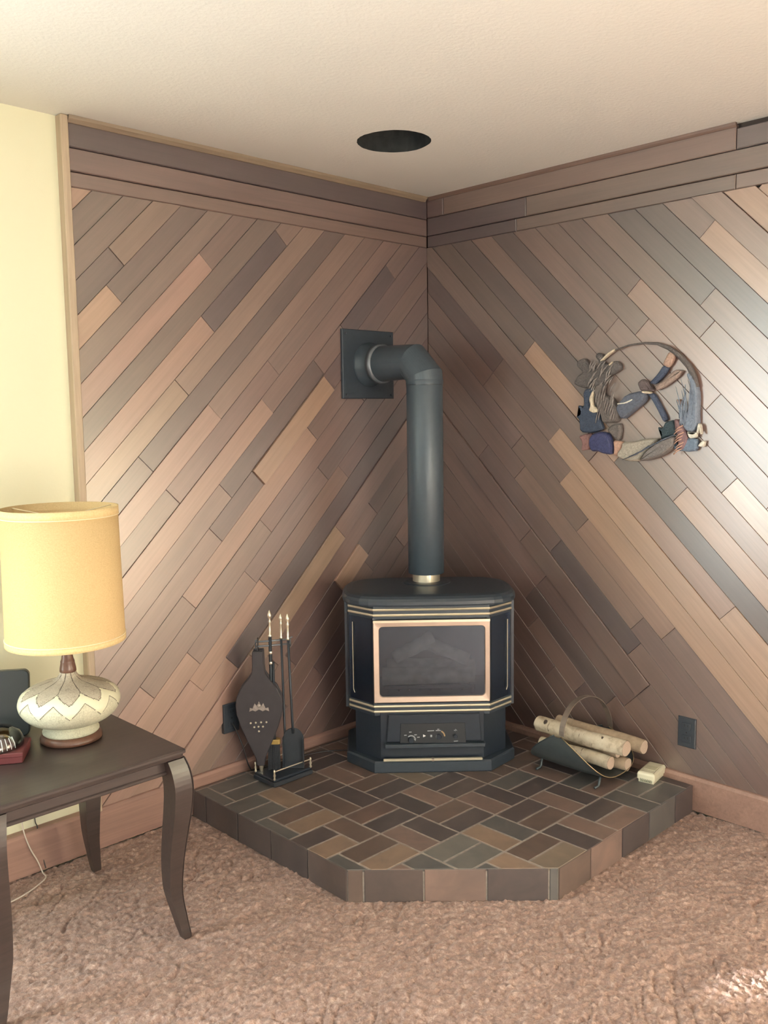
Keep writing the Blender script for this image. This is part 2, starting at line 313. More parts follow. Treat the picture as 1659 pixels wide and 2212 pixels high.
# ------------------------------------------------------------------ plank walls
TONE = {'L': (178,150,130), 'LR': (168,139,126), 'LM': (160,136,125), 'M': (148,125,116), 'M2': (140,118,111), 'MG': (140,122,113), 'MR': (150,128,120), 'R': (144,119,112), 'RM': (138,116,111),
        'RK': (126,105,103), 'G': (130,113,106), 'G2': (116,104,103), 'K2': (120,104,101), 'K': (104,90,93), 'VL': (200,180,165), 'T': (162,139,121), 'T2': (153,131,117)}
def tone(t, j=0.05):
    c = lin(TONE[t]); b = .66 if t in ('L', 'VL', 'T', 'LR') else .55; c = (c[0]*b, c[1]*b*.94, c[2]*b*.93); s = 1 + random.uniform(-j, j)
    return (c[0]*s, c[1]*s*(1+random.uniform(-.02,.02)), c[2]*s*(1+random.uniform(-.03,.03)), 1)
def frame_of(side):
    return (Vector((-1,0,0)), Vector((0,-1,0))) if side == 'L' else (Vector((0,-1,0)), Vector((-1,0,0)))
def board(parent, side, poly_uz, along, depth, color, name='plank', mat='plank', ch=0.0011, base=-0.016):
    """one board: outline in wall coordinates (u, z), its own local x along the grain"""
    eu, nrm = frame_of(side); ez = Vector((0,0,1))
    cu = sum(p[0] for p in poly_uz)/len(poly_uz); cz = sum(p[1] for p in poly_uz)/len(poly_uz)
    ax = (eu*along[0] + ez*along[1]).normalized(); ay = nrm.cross(ax)
    loc = eu*cu + ez*cz
    pts = []
    for u, z in poly_uz:
        p = eu*(u-cu) + ez*(z-cz); pts.append((p.dot(ax), p.dot(ay)))
    m = MB(); m.prism(pts, base, depth, ch)
    o = m.build(name, M[mat], parent)
    o.matrix_local = Matrix(((ax.x, ay.x, nrm.x, loc.x), (ax.y, ay.y, nrm.y, loc.y), (ax.z, ay.z, nrm.z, loc.z), (0,0,0,1)))
    o.color = color
    return o
GAP = 0.0005
def plank_wall(side, parent, table, c0, w, U, z0, z1, proud):
    for k, segs in table.items():
        ca, cb = c0 - w*(k+1), c0 - w*k
        d = -9.0
        for i, (tn, de) in enumerate(segs):
            rect = [((c-e)/R2, (c+e)/R2) for c, e in ((ca+GAP, d+GAP), (cb-GAP, d+GAP), (cb-GAP, de-GAP), (ca+GAP, de-GAP))]
            d = de
            p = clip(clip(clip(clip(rect, -1, 0, -0.001), 1, 0, U), 0, -1, -z0), 0, 1, z1)
            if len(p) < 3 or abs(area(p)) < 2e-4: continue
            dep = proud.get((k, i), random.uniform(-0.0012, 0.0012))
            col = tone(tn)
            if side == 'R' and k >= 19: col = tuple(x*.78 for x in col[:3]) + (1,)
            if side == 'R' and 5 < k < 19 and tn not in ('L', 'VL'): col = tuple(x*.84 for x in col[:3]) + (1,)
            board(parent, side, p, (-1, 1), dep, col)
BB = 0.128
plank_wall('L', wl, PLANKS_LEFT, 2.711, 0.0788, 1.689, BB - 0.01, 2.221, {(20,0):.008,(20,1):.009,(20,2):.008,(14,2):.010,(22,2):.010,(18,0):.004,(2,1):.003,(12,0):.003,(10,0):.003})
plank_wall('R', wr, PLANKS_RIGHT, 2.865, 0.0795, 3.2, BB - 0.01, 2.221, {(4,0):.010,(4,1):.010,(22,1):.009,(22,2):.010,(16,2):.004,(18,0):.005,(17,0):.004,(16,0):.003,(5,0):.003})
# frieze boards: three level rows under the ceiling
def frieze(side, parent, rows):
    for z0, z1, dep, segs in rows:
        u = 0.002
        for tn, ue in segs:
            if tn is None: u = ue; continue
            board(parent, side, [(u+.0008, z0+.001), (ue-.0008, z0+.001), (ue-.0008, z1-.001), (u+.0008, z1-.001)], (1, 0), dep, tone(tn), 'frieze_board', ch=.003); u = ue
frieze('L', wl, [(2.345, 2.436, .004, [('K', 1.689)]), (2.271, 2.345, .003, [('RM', 1.689)]), (2.221, 2.271, .001, [('M2', 1.689)])])
frieze('R', wr, [(2.351, 2.436, .004, [('RK', .10), ('M', 1.424)]), (2.351, 2.421, .004, [(None, 1.4245), ('G2', 3.2)]), (2.273, 2.351, .003, [('K', .55), ('G', 3.2)]), (2.221, 2.273, .001, [('K', .5), ('G', 1.425), ('MR', 3.2)])])
# trims
m = MB(); m.cbox((-1.716, -0.016, 0.13), (-1.690, 0.03, 2.44), .003); S(m.build('trim_1', M['tan_trim_v']))
m = MB(); m.rings([[(x, -0.001 - .0, 2.418), (x, -0.010, 2.419), (x, -0.020, 2.430), (x, -0.024, 2.4395), (x, -0.001, 2.4395)] for x in (-1.690, -0.02)]); S(m.build('trim_2', M['tan_trim']))
m = MB(); m.rings([[(-0.001, y, 2.424), (-0.008, y, 2.425), (-0.012, y, 2.431), (-0.014, y, 2.4395), (-0.001, y, 2.4395)] for y in (-0.02, -1.425)]); S(m.build('trim_3', M['brown_trim']))
# baseboards
def baseboard(name, side, u0, u1, t, zt=BB):
    m = MB(); eu, nr = frame_of(side)
    pf = [(-0.02, 0), (t, 0), (t, zt-.012), (t-.006, zt-.002), (t-.010, zt), (-0.02, zt)]
    m.rings([[tuple(eu*u + nr*a + Vector((0,0,b))) for a, b in pf] for u in (u0, u1)])
    o = S(m.build(name, M['baseboard'])); o.color = tone('LR', 0); return o
baseboard('baseboard_left', 'L', 0.02, 5.7, 0.016, 0.142)
baseboard('baseboard_right', 'R', 0.02, 5.3, 0.018)

# ------------------------------------------------------------------ carpet (cut pile, modelled as a rough height field near the hearth)
q = NT('carpet_pile'); v = q.coords((1, 1, 1))
big = q.noise(v, 9, 3, 0.6, 0.4); mid = q.noise(v, 62, 4, 0.7, 0.7); fine = q.noise(v, 210, 3, 0.6)
ca = q.ramp(mid, [(0.30, lin((132,107,98))), (0.52, lin((163,136,125))), (0.72, lin((202,179,167)))])
cb_ = q.mix(q.ramp(fine, [(0.35, (0,0,0)), (0.65, (1,1,1))]), q.mix(1.0, ca, (0.82,0.80,0.79), 'MULTIPLY'), ca)
cc = q.mix(1.0, cb_, q.ramp(big, [(0.32, (0.86,0.83,0.82)), (0.68, (1.08,1.07,1.06))]), 'MULTIPLY')
q.bump(fine, 0.6, 0.004); M['carpet'] = q.set(cc, 0.95, 0, 0.1); M['carpet'].node_tree.nodes['Principled BSDF'].inputs['Sheen Weight'].default_value = 0.25
def vnoise(X, Y, sc, seed):
    rs = np.random.RandomState(seed); g = rs.rand(257, 257)
    x = X*sc; y = Y*sc; xi = np.floor(x).astype(int); yi = np.floor(y).astype(int); fx = x-xi; fy = y-yi
    fx = fx*fx*(3-2*fx); fy = fy*fy*(3-2*fy); a = lambda i, j: g[(xi+i) % 257, (yi+j) % 257]
    return (a(0,0)*(1-fx)+a(1,0)*fx)*(1-fy) + (a(0,1)*(1-fx)+a(1,1)*fx)*fy
def grid(x0, x1, y0, y1, st):
    nx = int((x1-x0)/st); ny = int((y1-y0)/st)
    gx, gy = np.meshgrid(np.linspace(x0, x1, nx+1), np.linspace(y0, y1, ny+1))
    rot = gx*0.8+gy*0.6+7; rot2 = -gx*0.6+gy*0.8+11
    z = 0.005*vnoise(gx+9, gy+9, 60, 1) + 0.007*vnoise(rot, rot2, 105, 2) + 0.006*vnoise(rot2, rot, 180, 3) + 0.006*(vnoise(gx+5, gy+5, 9, 4)-.5)
    cr = vnoise(rot*0.6+3, rot2*1.5+3, 16, 5); z -= 0.008*np.exp(-((cr-0.5)/0.04)**2)*np.clip((vnoise(gx+2, gy+4, 6, 6)-.55)*6, 0, 1)
    z -= 0.013
    z[0, :] = z[-1, :] = -0.03; z[:, 0] = z[:, -1] = -0.03
    vs_ = np.stack([gx, gy, z], -1).reshape(-1, 3).astype(np.float32)
    idx = np.arange((nx+1)*(ny+1)).reshape(ny+1, nx+1)
    f = np.stack([idx[:-1,:-1], idx[:-1,1:], idx[1:,1:], idx[1:,:-1]], -1).reshape(-1, 4)
    c = vs_[f].mean(1); u = -c[:, 0]; v = -c[:, 1]
    return vs_, f[~((u < 1.329) & (v < 1.329) & (u + v < 2.205))]      # the carpet stops at the hearth
va, fa = grid(-2.62, -0.004, -2.5, -0.004, 0.0052)
# the rest of the floor in coarser pile
parts = [(va, fa)]
for x0, x1, y0, y1 in ((XL, -2.62, YL, 0.0), (-2.62, 0.0, YL, -2.5)):
    parts.append(grid(x0, x1, y0, y1, 0.04))
nv = 0; V_ = []; F_ = []
for a, b in parts: V_.append(a); F_.append(b + nv); nv += len(a)
V_ = np.concatenate(V_); F_ = np.concatenate(F_)
me = D.meshes.new('carpet'); me.vertices.add(len(V_)); me.vertices.foreach_set('co', V_.ravel())
me.loops.add(F_.size); me.loops.foreach_set('vertex_index', F_.ravel().astype(np.int32))
me.polygons.add(len(F_)); me.polygons.foreach_set('loop_start', np.arange(0, F_.size, 4, dtype=np.int32)); me.polygons.foreach_set('loop_total', np.full(len(F_), 4, dtype=np.int32))
me.update(); me.validate(); me.polygons.foreach_set('use_smooth', [True]*len(F_)); me.materials.append(M['carpet'])
o = D.objects.new('carpet', me); COL.objects.link(o); tag(o, 'pinkish brown cut pile carpet covering the floor', 'carpet', kind='stuff')

# ================================================================== hearth platform of quarry tiles
HZ = 0.0992; HS = 1.335; HT = 0.878
q = NT('grout'); M['grout'] = q.set(q.ramp(q.noise(q.coords((1,1,1)), 60), [(0.3, lin((132,123,117))), (0.7, lin((156,147,140)))]), 0.9)
def tile_mat():
    q = NT('quarry_tile'); oi = q.n('ShaderNodeObjectInfo')
    a = q.noise(q.coords((1,1,1), rnd=True), 9, 4, 0.6, 0.5); b = q.noise(q.coords((1,1,1), rnd=True), 120, 3)
    c = q.mix(1.0, oi.outputs['Color'], q.ramp(a, [(0.3, (0.80,0.82,0.84)), (0.7, (1.16,1.12,1.08))]), 'MULTIPLY')
    q.bump(b, 0.12, 0.001)
    return q.set(c, 0.42, 0, 0.45)
M['tile'] = tile_mat()
TT = {'D': (84,76,76), 'B': (102,88,82), 'R': (110,92,86), 'T': (140,120,106), 'P': (124,105,98), 'S': (96,94,93), 'N': (112,109,105), 'A': (90,80,78), 'W': (128,115,103)}
hearth = empty('tiled_hearth'); tag(hearth, 'raised corner hearth of brown and grey quarry tiles with pale grout', 'hearth')
pent = [(0.02, 0.02), (HS, 0.02), (HS, HT), (HT, HS), (0.02, HS)]      # (u, v) = (-x, -y)
core = inset(pent, 0.004)
MB().prism([(-a, -b) for a, b in core], -0.02, HZ - 0.0010).build('grout_bed', M['grout'], hearth)
def clip_hearth(p, e=0.003):
    p = clip(p, -1, 0, -0.022); p = clip(p, 0, -1, -0.022); p = clip(p, 1, 0, HS - e); p = clip(p, 0, 1, HS - e)
    return clip(p, 1/R2, 1/R2, (HS + HT)/R2 - e)
def add_tile(p, col):
    p = clip_hearth(p)
    if len(p) < 3 or abs(area(p)) < 2e-4: return
    cx = sum(a for a, b in p)/len(p); cy = sum(b for a, b in p)/len(p)
    o = MB().prism([(-(a-cx), -(b-cy)) for a, b in p], -0.008, random.uniform(-.0004, .0004), .0016).build('tile', M['tile'], hearth)
    o.location = (-cx, -cy, HZ); c = lin(TT[col]); s = random.uniform(.80, .93); o.color = (c[0]*s, c[1]*s, c[2]*s, 1)
PU = .0935; PV = .0925; U0 = .909; V0 = .595; GR = .0034
# explicit tile tones read off the photograph: (k, m) = low corner of the tile
KNOWN = {(0,0):'R',(0,1):'D',(2,0):'B',(3,0):'D',(3,1):'T',(-2,0):'P',(-1,0):'D',(-4,0):'D',(-4,1):'A',(0,2):'D',(1,2):'P',(2,2):'B',(2,3):'T',(4,2):'S',(-2,2):'B',(-2,3):'D',(-3,2):'P',(-4,2):'D',
 (-6,2):'S',(-6,3):'D',(0,4):'N',(0,5):'N',(2,4):'S',(3,4):'P',(-1,4):'T',(-2,4):'S',(-4,4):'D',(-4,5):'B',(-5,4):'P',(-6,4):'D',(-8,4):'S',(-8,5):'P',(0,6):'T',(1,6):'S',(-2,6):'B',(-2,7):'W',(-3,6):'D',(-4,6):'P',
 (-6,6):'D',(-6,7):'P',(-7,6):'S',(-9,6):'S',(-9,7):'S',(0,-2):'D',(1,-2):'B',(2,-2):'B',(2,-1):'T',(4,-2):'S',(-2,-2):'B',(-2,-1):'D',(-3,-2):'W',(0,-4):'B',(0,-3):'A',(2,-4):'T',(3,-4):'S',(3,-3):'S',(-1,-4):'P',(2,-6):'S',(2,-5):'S',(4,-6):'S'}
def seq_even(): return [('U',-10),('V',-8),('V',-7),('U',-6+0),('V',-4+0)]
def row_layout(m):
    r = (m // 2) % 2
    # block starts along k: U blocks are 2 wide (two stacked tiles), V blocks 1 wide
    if m == 6: return [('U',-2),('V',-3),('V',-4),('U',-6),('V',-7),('U',-9),('V',-10),('V',0),('V',1),('U',2),('V',4)]
    if m == 4: return [('U',0),('V',-1),('V',-2),('U',-4),('V',-5),('V',-6),('U',-8),('V',-9),('V',-10),('V',2),('V',3),('U',4)]
    if r == 0: return [('U',0),('V',-1),('V',-2),('U',-4),('V',-5),('V',-6),('U',-8),('V',-9),('V',-10),('V',2),('U',3)]
    return [('V',0),('V',1),('U',2),('V',4),('U',-2),('V',-3),('V',-4),('U',-6),('V',-7),('V',-8),('U',-10)]
for mrow in (-8, -6, -4, -2, 0, 2, 4, 6):
    for kind, k in row_layout(mrow):
        for (kk, mm, wk, wm) in ([(k, mrow, 2, 1), (k, mrow+1, 2, 1)] if kind == 'U' else [(k, mrow, 1, 2)]):
            a0 = U0 + PU*kk; a1 = U0 + PU*(kk+wk); b0 = V0 + PV*mm; b1 = V0 + PV*(mm+wm)
            if a0 < 0.03 < a1 and a0 > -0.09: a0 = 0.02
            if kk + wk >= 5: a1 = HS + .1
            if mm + wm >= 8: b1 = HS + .1
            add_tile([(a0+GR, b0+GR), (a1-GR, b0+GR), (a1-GR, b1-GR), (a0+GR, b1-GR)], KNOWN.get((kk, mm), random.choice('DBAPSRB')))
# upright tiles round the edge
def side_tile(p0, p1, col):
    """p0,p1 in (u,v) on the outer edge"""
    a = Vector((-p0[0], -p0[1], 0)); b = Vector((-p1[0], -p1[1], 0)); d = (b-a).normalized(); nrm = Vector((d.y, -d.x, 0))
    mid = (a+b)/2
    if nrm.dot(mid - Vector((-.5, -.5, 0))) < 0: nrm = -nrm
    L = (b-a).length; up_ = Vector((0,0,1)); ay = nrm.cross(d)
    pts = [(-L/2+.0028, -.055), (L/2-.0028, -.055), (L/2-.0028, .0478), (-L/2+.0028, .0478)]
    if ay.z < 0: pts = [(x, -y) for x, y in pts]
    o = MB().prism(pts, -0.009, 0.0005, .0016).build('edge_tile', M['tile'], hearth)
    c = mid + Vector((0,0,.0500))
    o.matrix_local = Matrix(((d.x, ay.x, nrm.x, c.x), (d.y, ay.y, nrm.y, c.y), (d.z, ay.z, nrm.z, c.z), (0,0,0,1)))
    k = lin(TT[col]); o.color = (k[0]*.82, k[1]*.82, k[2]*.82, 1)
v = [0.02, 0.108, 0.306, 0.498, 0.691, HT]
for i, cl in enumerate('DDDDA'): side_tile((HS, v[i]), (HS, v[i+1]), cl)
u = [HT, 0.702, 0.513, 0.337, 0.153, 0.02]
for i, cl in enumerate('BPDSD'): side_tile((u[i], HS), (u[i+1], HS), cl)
fr = [HS, 1.285, 1.113, 0.990, 0.8995, HT]
fr = [0, .0506, .2345, .4265, .6165, (HS-HT)*R2]
pt = lambda t: (HS - t/R2, HT + t/R2)
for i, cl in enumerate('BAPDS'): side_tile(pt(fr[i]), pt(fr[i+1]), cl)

# ================================================================== materials for objects
M['stove_black'] = plain('stove_matt_black', (46, 55, 65), 0.42, 0.0, 0.10, 60, 0.05, 0.5)
M['stove_dark'] = plain('stove_satin_black', (38, 45, 55), 0.30, 0.0, 0.10, 60, 0.03, 0.5)
M['pipe_black'] = plain('flue_matt_black', (66, 77, 87), 0.40, 0.15, 0.08, 50, 0.04, 0.5)
M['pipe_ring'] = plain('flue_grey_ring', (112, 118, 126), 0.35, 0.4, 0.08, 50)
M['brass'] = plain('polished_brass', (238, 228, 204), 0.30, 0.75, 0.06, 30)
M['frame_brass'] = plain('rose_brass_frame', (196, 176, 161), 0.40, 0.85, 0.08, 25)
M['black_iron'] = plain('tool_black_iron', (46, 52, 60), 0.45, 0.2, 0.10, 60)
M['firebox'] = plain('firebox_soot', (74, 74, 78), 0.85, 0, 0.25, 25)
M['outlet_dark0'] = plain('panel_black', (30, 34, 40), .5, 0, .05)
M['fire_log'] = plain('ceramic_log', (158, 152, 146), 0.9, 0, 0.3, 22, 0.4)
M['panel_print'] = plain('panel_grey_print', (150, 154, 160), 0.6, 0, 0.04)
M['panel_white'] = plain('panel_white_print', (226, 226, 228), 0.6, 0, 0.02)
M['panel_gold'] = plain('panel_gold_print', (170, 140, 104), 0.6, 0, 0.04)
def glass(name, tint, refl, rough=0.03, gc=(0.9, 0.9, 0.9)):
    q = NT(name); q.t.nodes.remove(q.b)
    tr = q.n('ShaderNodeBsdfTransparent'); tr.inputs[0].default_value = (*tint, 1); g = q.n('ShaderNodeBsdfGlossy'); g.inputs['Roughness'].default_value = rough; g.inputs[0].default_value = (*gc, 1)
    fr_ = q.n('ShaderNodeFresnel'); fr_.inputs[0].default_value = 1.5; ad = q.n('ShaderNodeMath', operation='MULTIPLY_ADD'); ad.inputs[1].default_value = 1.0; ad.inputs[2].default_value = refl
    q.l(fr_.outputs[0], ad.inputs[0]); mx = q.n('ShaderNodeMixShader'); q.l(ad.outputs[0], mx.inputs[0]); q.l(tr.outputs[0], mx.inputs[1]); q.l(g.outputs[0], mx.inputs[2]); q.l(mx.outputs[0], q.out.inputs[0]); return q.m
M['stove_glass'] = glass('smoked_stove_glass', (0.62, 0.64, 0.67), 0.07, 0.22, (0.62, 0.74, 0.90))
M['clear_glass'] = glass('clear_glass', (0.86, 0.90, 0.90), 0.05)

# ================================================================== gas stove
ZB = HZ + 0.0006
st = empty('stove', (-0.5981, -0.5606, ZB)); st.rotation_euler = (0, 0, math.atan2(-0.68835, 0.72537))
tag(st, 'black freestanding gas stove with a brass framed glass front on the hearth', 'stove')
def plan(hw_f, hw, y0, yc, yb, cb=0.06):
    """footprint: narrow front, 45-degree cheeks, wide body, clipped back"""
    return [(-hw_f, y0), (hw_f, y0), (hw, yc), (hw, yb-cb), (hw-cb, yb), (-hw+cb, yb), (-hw, yb-cb), (-hw, yc)]
def slab(m, p, zs):
    """zs: list of (z, inset)"""
    m.rings([[(a, b, z) for a, b in (inset(p, i) if i else p)] for z, i in zs]); return m
slab(MB(), plan(.226, .335, .0, .125, .43), [(0, .002), (.004, 0), (.040, 0), (.046, .006)]).build('plinth', M['stove_black'], st)
slab(MB(), plan(.200, .298, .028, .118, .41), [(.044, 0), (.232, 0)]).build('pedestal', M['stove_dark'], st)
m = MB(); m.cbox((-.192, -.004, .0465), (.192, .012, .0555), .002); ls = m.build('ash_lip', M['brass'], st)
MB().box((-.004, -.0048, .0465), (.004, .0122, .0562)).build('ash_lip_joint', M['frame_brass'], ls)
# control bay: door frame, recessed panel with printed marks, lower shelf
m = MB(); m.prism([(-.178,.118),(.190,.118),(.182,.226),(-.170,.226)], .030, .014, .003, lambda a,b,h:(a,h,b)); cd = m.build('control_door', M['stove_dark'], st)
m = MB(); m.prism([(-.127,.114),(.130,.110),(.126,.192),(-.124,.192)], .016, .0125, .0015, lambda a,b,h:(a,h,b)); m.build('control_panel', M['outlet_dark0'], cd)
MB().cbox((-.186, -.002, .098), (.204, .03, .113), .003).build('control_shelf', M['stove_black'], st)
def arc(cx, cz, r, a0, a1, wd, n=10):
    A = [math.radians(a0 + (a1-a0)*i/n) for i in range(n+1)]
    return [(cx+(r+wd)*math.cos(t), cz+(r+wd)*math.sin(t)) for t in A] + [(cx+r*math.cos(t), cz+r*math.sin(t)) for t in reversed(A)]
def mark(mb, poly): mb.prism(poly, .0130, .0118, 0, lambda a,b,h:(a,h,b))
g = MB(); wv = MB(); go = MB()
mark(g, arc(-.083, .128, .014, 20, 135, .004)); mark(g, [(-.073,.131),(-.064,.133),(-.067,.122)])
for cx, cz in ((-.105,.146),(-.086,.158),(-.066,.147),(-.055,.137)): mark(g, [(cx-.005,cz-.002),(cx+.005,cz-.001),(cx+.005,cz+.002),(cx-.005,cz+.002)])
mark(wv, [(-.037,.137),(-.026,.142),(-.037,.148)])
mark(g, [(-.020,.160),(.006,.161),(.006,.164),(-.020,.163)]); mark(g, [(.012,.161),(.032,.161),(.032,.164),(.012,.164)]); mark(g, [(.018,.166),(.026,.166),(.026,.169),(.018,.169)])
mark(go, arc(.024, .139, .020, 0, 65, .005)); mark(g, arc(.022, .138, .008, 0, 350, .002, 20)); mark(g, [(-.009,.137),(-.002,.137),(-.002,.146),(-.009,.146)])
mark(g, [(.081,.163),(.089,.158),(.087,.163),(.096,.160),(.087,.169),(.089,.164)]); mark(g, [(.082,.117),(.098,.118),(.098,.121),(.082,.120)])
g.build('panel_marks', M['panel_print'], cd); wv.build('arrow_mark', M['panel_white'], cd); go.build('dial_mark', M['panel_gold'], cd)
for cx, cz, r in ((-.083,.128,.011),(.024,.139,.010),(.088,.140,.008)): MB().rings([[(cx+rr*math.cos(t*math.pi/10), y, cz+rr*math.sin(t*math.pi/10)) for t in range(20)] for rr, y in ((r,.0125),(r,.004),(r*.85,.002))], False, True).build('control_knob', M['stove_dark'], cd)
# firebox shell: sill, lintel, back and cheeks, with a real cavity behind the glass
BODY = plan(.2225, .318, .03, .125, .42)
BODY2 = [(-.2225,.03),(.2225,.03),(.318,.125),(.326,.15),(.336,.15),(.336,.36),(.268,.42),(-.268,.42),(-.336,.36),(-.336,.15),(-.326,.15),(-.318,.125)]
slab(MB(), BODY2, [(.214, .012), (.220, .0), (.268, .0), (.268, .004)]).build('firebox_floor', M['stove_black'], st)
slab(MB(), BODY2, [(.600, .004), (.600, 0), (.664, 0)]).build('firebox_lintel', M['stove_black'], st)
m = MB()
for s in (-1, 1):
    m.rings([[(s*a, b, z) for a, b in ((.318,.125),(.326,.150),(.336,.150),(.336,.36),(.268,.42),(.20,.42),(.20,.39),(.25,.39),(.290,.345),(.290,.145))] for z in (.268, .600)])
m.box((-.20, .39, .268), (.20, .42, .600)); m.build('firebox_shell', M['stove_dark'], st)
MB().box((-.24, .385, .269), (.24, .3895, .599)).build('firebox_lining', M['firebox'], st)
# corner posts between front pane and side panes
m = MB()
for s in (-1, 1): m.rings([[(s*a, b, z) for a, b in ((.214,.031),(.2255,.029),(.232,.037),(.219,.043))] for z in (.262, .606)])
m.build('corner_posts', M['stove_dark'], st)
# front glass and its brass frame with rounded opening
def rrect(x0, x1, z0, z1, r, n=6):
    out = []
    for cx, cz, a in ((x1-r, z1-r, 0), (x0+r, z1-r, 90), (x0+r, z0+r, 180), (x1-r, z0+r, 270)):
        for i in range(n+1): t = math.radians(a + 90*i/n); out.append((cx+r*math.cos(t), cz+r*math.sin(t)))
    return out
FO = rrect(-.2245, .2245, .273, .594, .003); FI = rrect(-.2015, .2045, .296, .5705, .014)
m = MB(); rs = [[(a, y, b) for a, b in P] for P, y in ((FO, .032), (FO, .0225), (inset(FO, .002), .020), (inset(FI, -.002), .0215), (FI, .024), (FI, .032))]
m.rings(rs, False, False); df = m.build('door_frame', M['frame_brass'], st)
m = MB(); m.prism(rrect(-.203, .206, .2945, .572, .012), .031, .028, 0, lambda a,b,h:(a,h,b)); m.build('front_glass', M['stove_glass'], df)
m = MB(); m.rings([[(a, y, b) for a, b in rrect(-.224,.224,.588,.597,.002)] for y in (.028,.017)]); m.build('frame_top_rail', M['brass'], df)
# side panes on the 45-degree cheeks with thin brass edging
for s in (-1, 1):
    A = Vector((s*.2285, .034, 0)); B = Vector((s*.314, .121, 0))
    m = MB(); dn = Vector((s*.70, -.71, 0))*.003
    m.rings([[tuple(A+Vector((0,0,z))), tuple(B+Vector((0,0,z))), tuple(B+dn+Vector((0,0,z))), tuple(A+dn+Vector((0,0,z)))] for z in (.268,.600)])
    sg_ = m.build('side_glass', M['stove_glass'], st)
    P = [A.lerp(B, .86) + dn + Vector((0,0,.575)), A.lerp(B, .86) + dn + Vector((0,0,.305)), A.lerp(B, .80) + dn + Vector((0,0,.292)), A.lerp(B, .1) + dn + Vector((0,0,.285))]
    MB().tube(P[:3], .0016, 6).build('glass_edging', M['brass'], sg_)
# paired brass bands above and below the glass, wrapping the cheeks
def band(z, mat=M['brass']):
    pf = [(-.322,.122),(-.2245,.0265),(.2245,.0265),(.322,.122)]
    m = MB(); rs = []
    for a, b in pf:
        rs.append([(a, b+.008, z-.0045), (a, b, z-.0042), (a, b-.0026, z), (a, b, z+.0042), (a, b+.008, z+.0045)])
    m.rings(rs); return m.build('brass_band', mat, st)
for z in (.236, .2565, .6155, .6365): band(z)
# top plate with rounded shoulders
def topplan(e): 
    p = []
    base = plan(.245+e, .345+e, .012-e, .115, .455+e, .10)
    return base
def smooth_poly(p, it=2):
    for _ in range(it):
        q_ = []
        for i in range(len(p)):
            a, b = p[i], p[(i+1) % len(p)]
            q_ += [(a[0]*.8+b[0]*.2, a[1]*.8+b[1]*.2), (a[0]*.2+b[0]*.8, a[1]*.2+b[1]*.8)]
        p = q_
    return p
tp = smooth_poly(topplan(0))
m = MB(); m.rings([[(a, b, z) for a, b in (inset(tp, i) if i else tp)] for z, i in ((.648,.02),(.650,.002),(.656,0),(.668,0),(.678,.006),(.686,.018),(.690,.04))])
m.build('top_plate', M['stove_black'], st)
MB().lathe([(.098,.0),(.098,.003),(.085,.006),(.0565,.007)], 40, (0, .3085, .6895)).build('flue_collar', M['stove_black'], st)
# gas logs and grate seen through the glass
m = MB()
for i in range(9): m.box((-.17+i*.042, .13, .285), (-.164+i*.042, .30, .291))
m.box((-.18,.14,.291),(.18,.147,.303)); m.box((-.18,.27,.291),(.18,.277,.303))
for x in (-.17,.17):
    for y in (.14,.27): m.box((x-.004,y,.268),(x+.004,y+.007,.291))
m.build('log_grate', M['black_iron'], st)
def rough_log(m, p, q, r, seed, n=14, k=9):
    rnd = random.Random(seed); p, q = Vector(p), Vector(q); rs = []
    ax = (q-p).normalized(); nn = ax.orthogonal().normalized(); bn = ax.cross(nn); ph = [rnd.uniform(0,6) for _ in range(4)]
    for i in range(k):
        t = i/(k-1); c = p.lerp(q, t) + nn*rnd.uniform(-.1,.1)*r
        rs.append([tuple(c + (nn*math.cos(a) + bn*math.sin(a))*r*(1+.10*math.sin(2*a+ph[0]+t*3)+.06*math.sin(5*a+ph[1])+rnd.uniform(-.05,.05))) for a in [2*math.pi*j/n for j in range(n)]])
    m.rings(rs); return m
for i, (p, q_, r) in enumerate((((-.19,.17,.335),(.18,.16,.340),.034), ((-.17,.25,.345),(.19,.24,.350),.036), ((-.14,.20,.40),(.02,.24,.47),.028), ((.16,.19,.39),(-.02,.25,.455),.027))):
    rough_log(MB(), p, q_, r, i+3).build('ceramic_log', M['fire_log'], st, True)

# ================================================================== flue pipe
fp = empty('flue_pipe', (-.387, -.337, ZB)); tag(fp, 'black elbowed stovepipe rising from the stove to a square plate on the wall', 'stovepipe')
PR = .0735; zc = 1.690 - ZB
def pr(m, pts, r, n=40): return m.tube(pts, r, n)
MB().lathe([(.054,.688),(.056,.692),(.056,.726),(.054,.732)], 40, cap0=False, cap1=False).build('brass_collar', M['brass'], fp)
m = MB(); m.lathe([(.055,.729),(PR-.002,.729),(PR,.731),(PR,1.495),(PR-.001,1.497)], 48, cap1=False); m.build('pipe_section', M['pipe_black'], fp, True)
m = MB(); m.lathe([(PR+.0012,1.493),(PR+.0012,1.497)], 48, cap0=False, cap1=False)
m.build('pipe_seam', M['stove_dark'], fp)
m = MB(); m.lathe([(PR+.002,1.497),(PR+.002,1.512),(PR+.001,1.514)], 48, cap0=False, cap1=False); m.build('elbow_crimp', M['pipe_black'], fp, True)
m = MB(); m.tube([(0,0,1.512),(0,0,zc-.062),(0,.062,zc),(0,.252,zc)], PR+.001, 48); eb = m.build('elbow', M['pipe_black'], fp)
for i, pl_ in enumerate(eb.data.polygons): pl_.use_smooth = False
m = MB(); m.rings([[(r*math.cos(t*math.pi/24), y, zc+r*math.sin(t*math.pi/24)) for t in range(48)] for r, y in ((PR+.001,.236),(PR+.008,.236),(PR+.008,.262),(PR+.001,.262))], False, False); m.build('elbow_ring', M['pipe_ring'], fp, True)
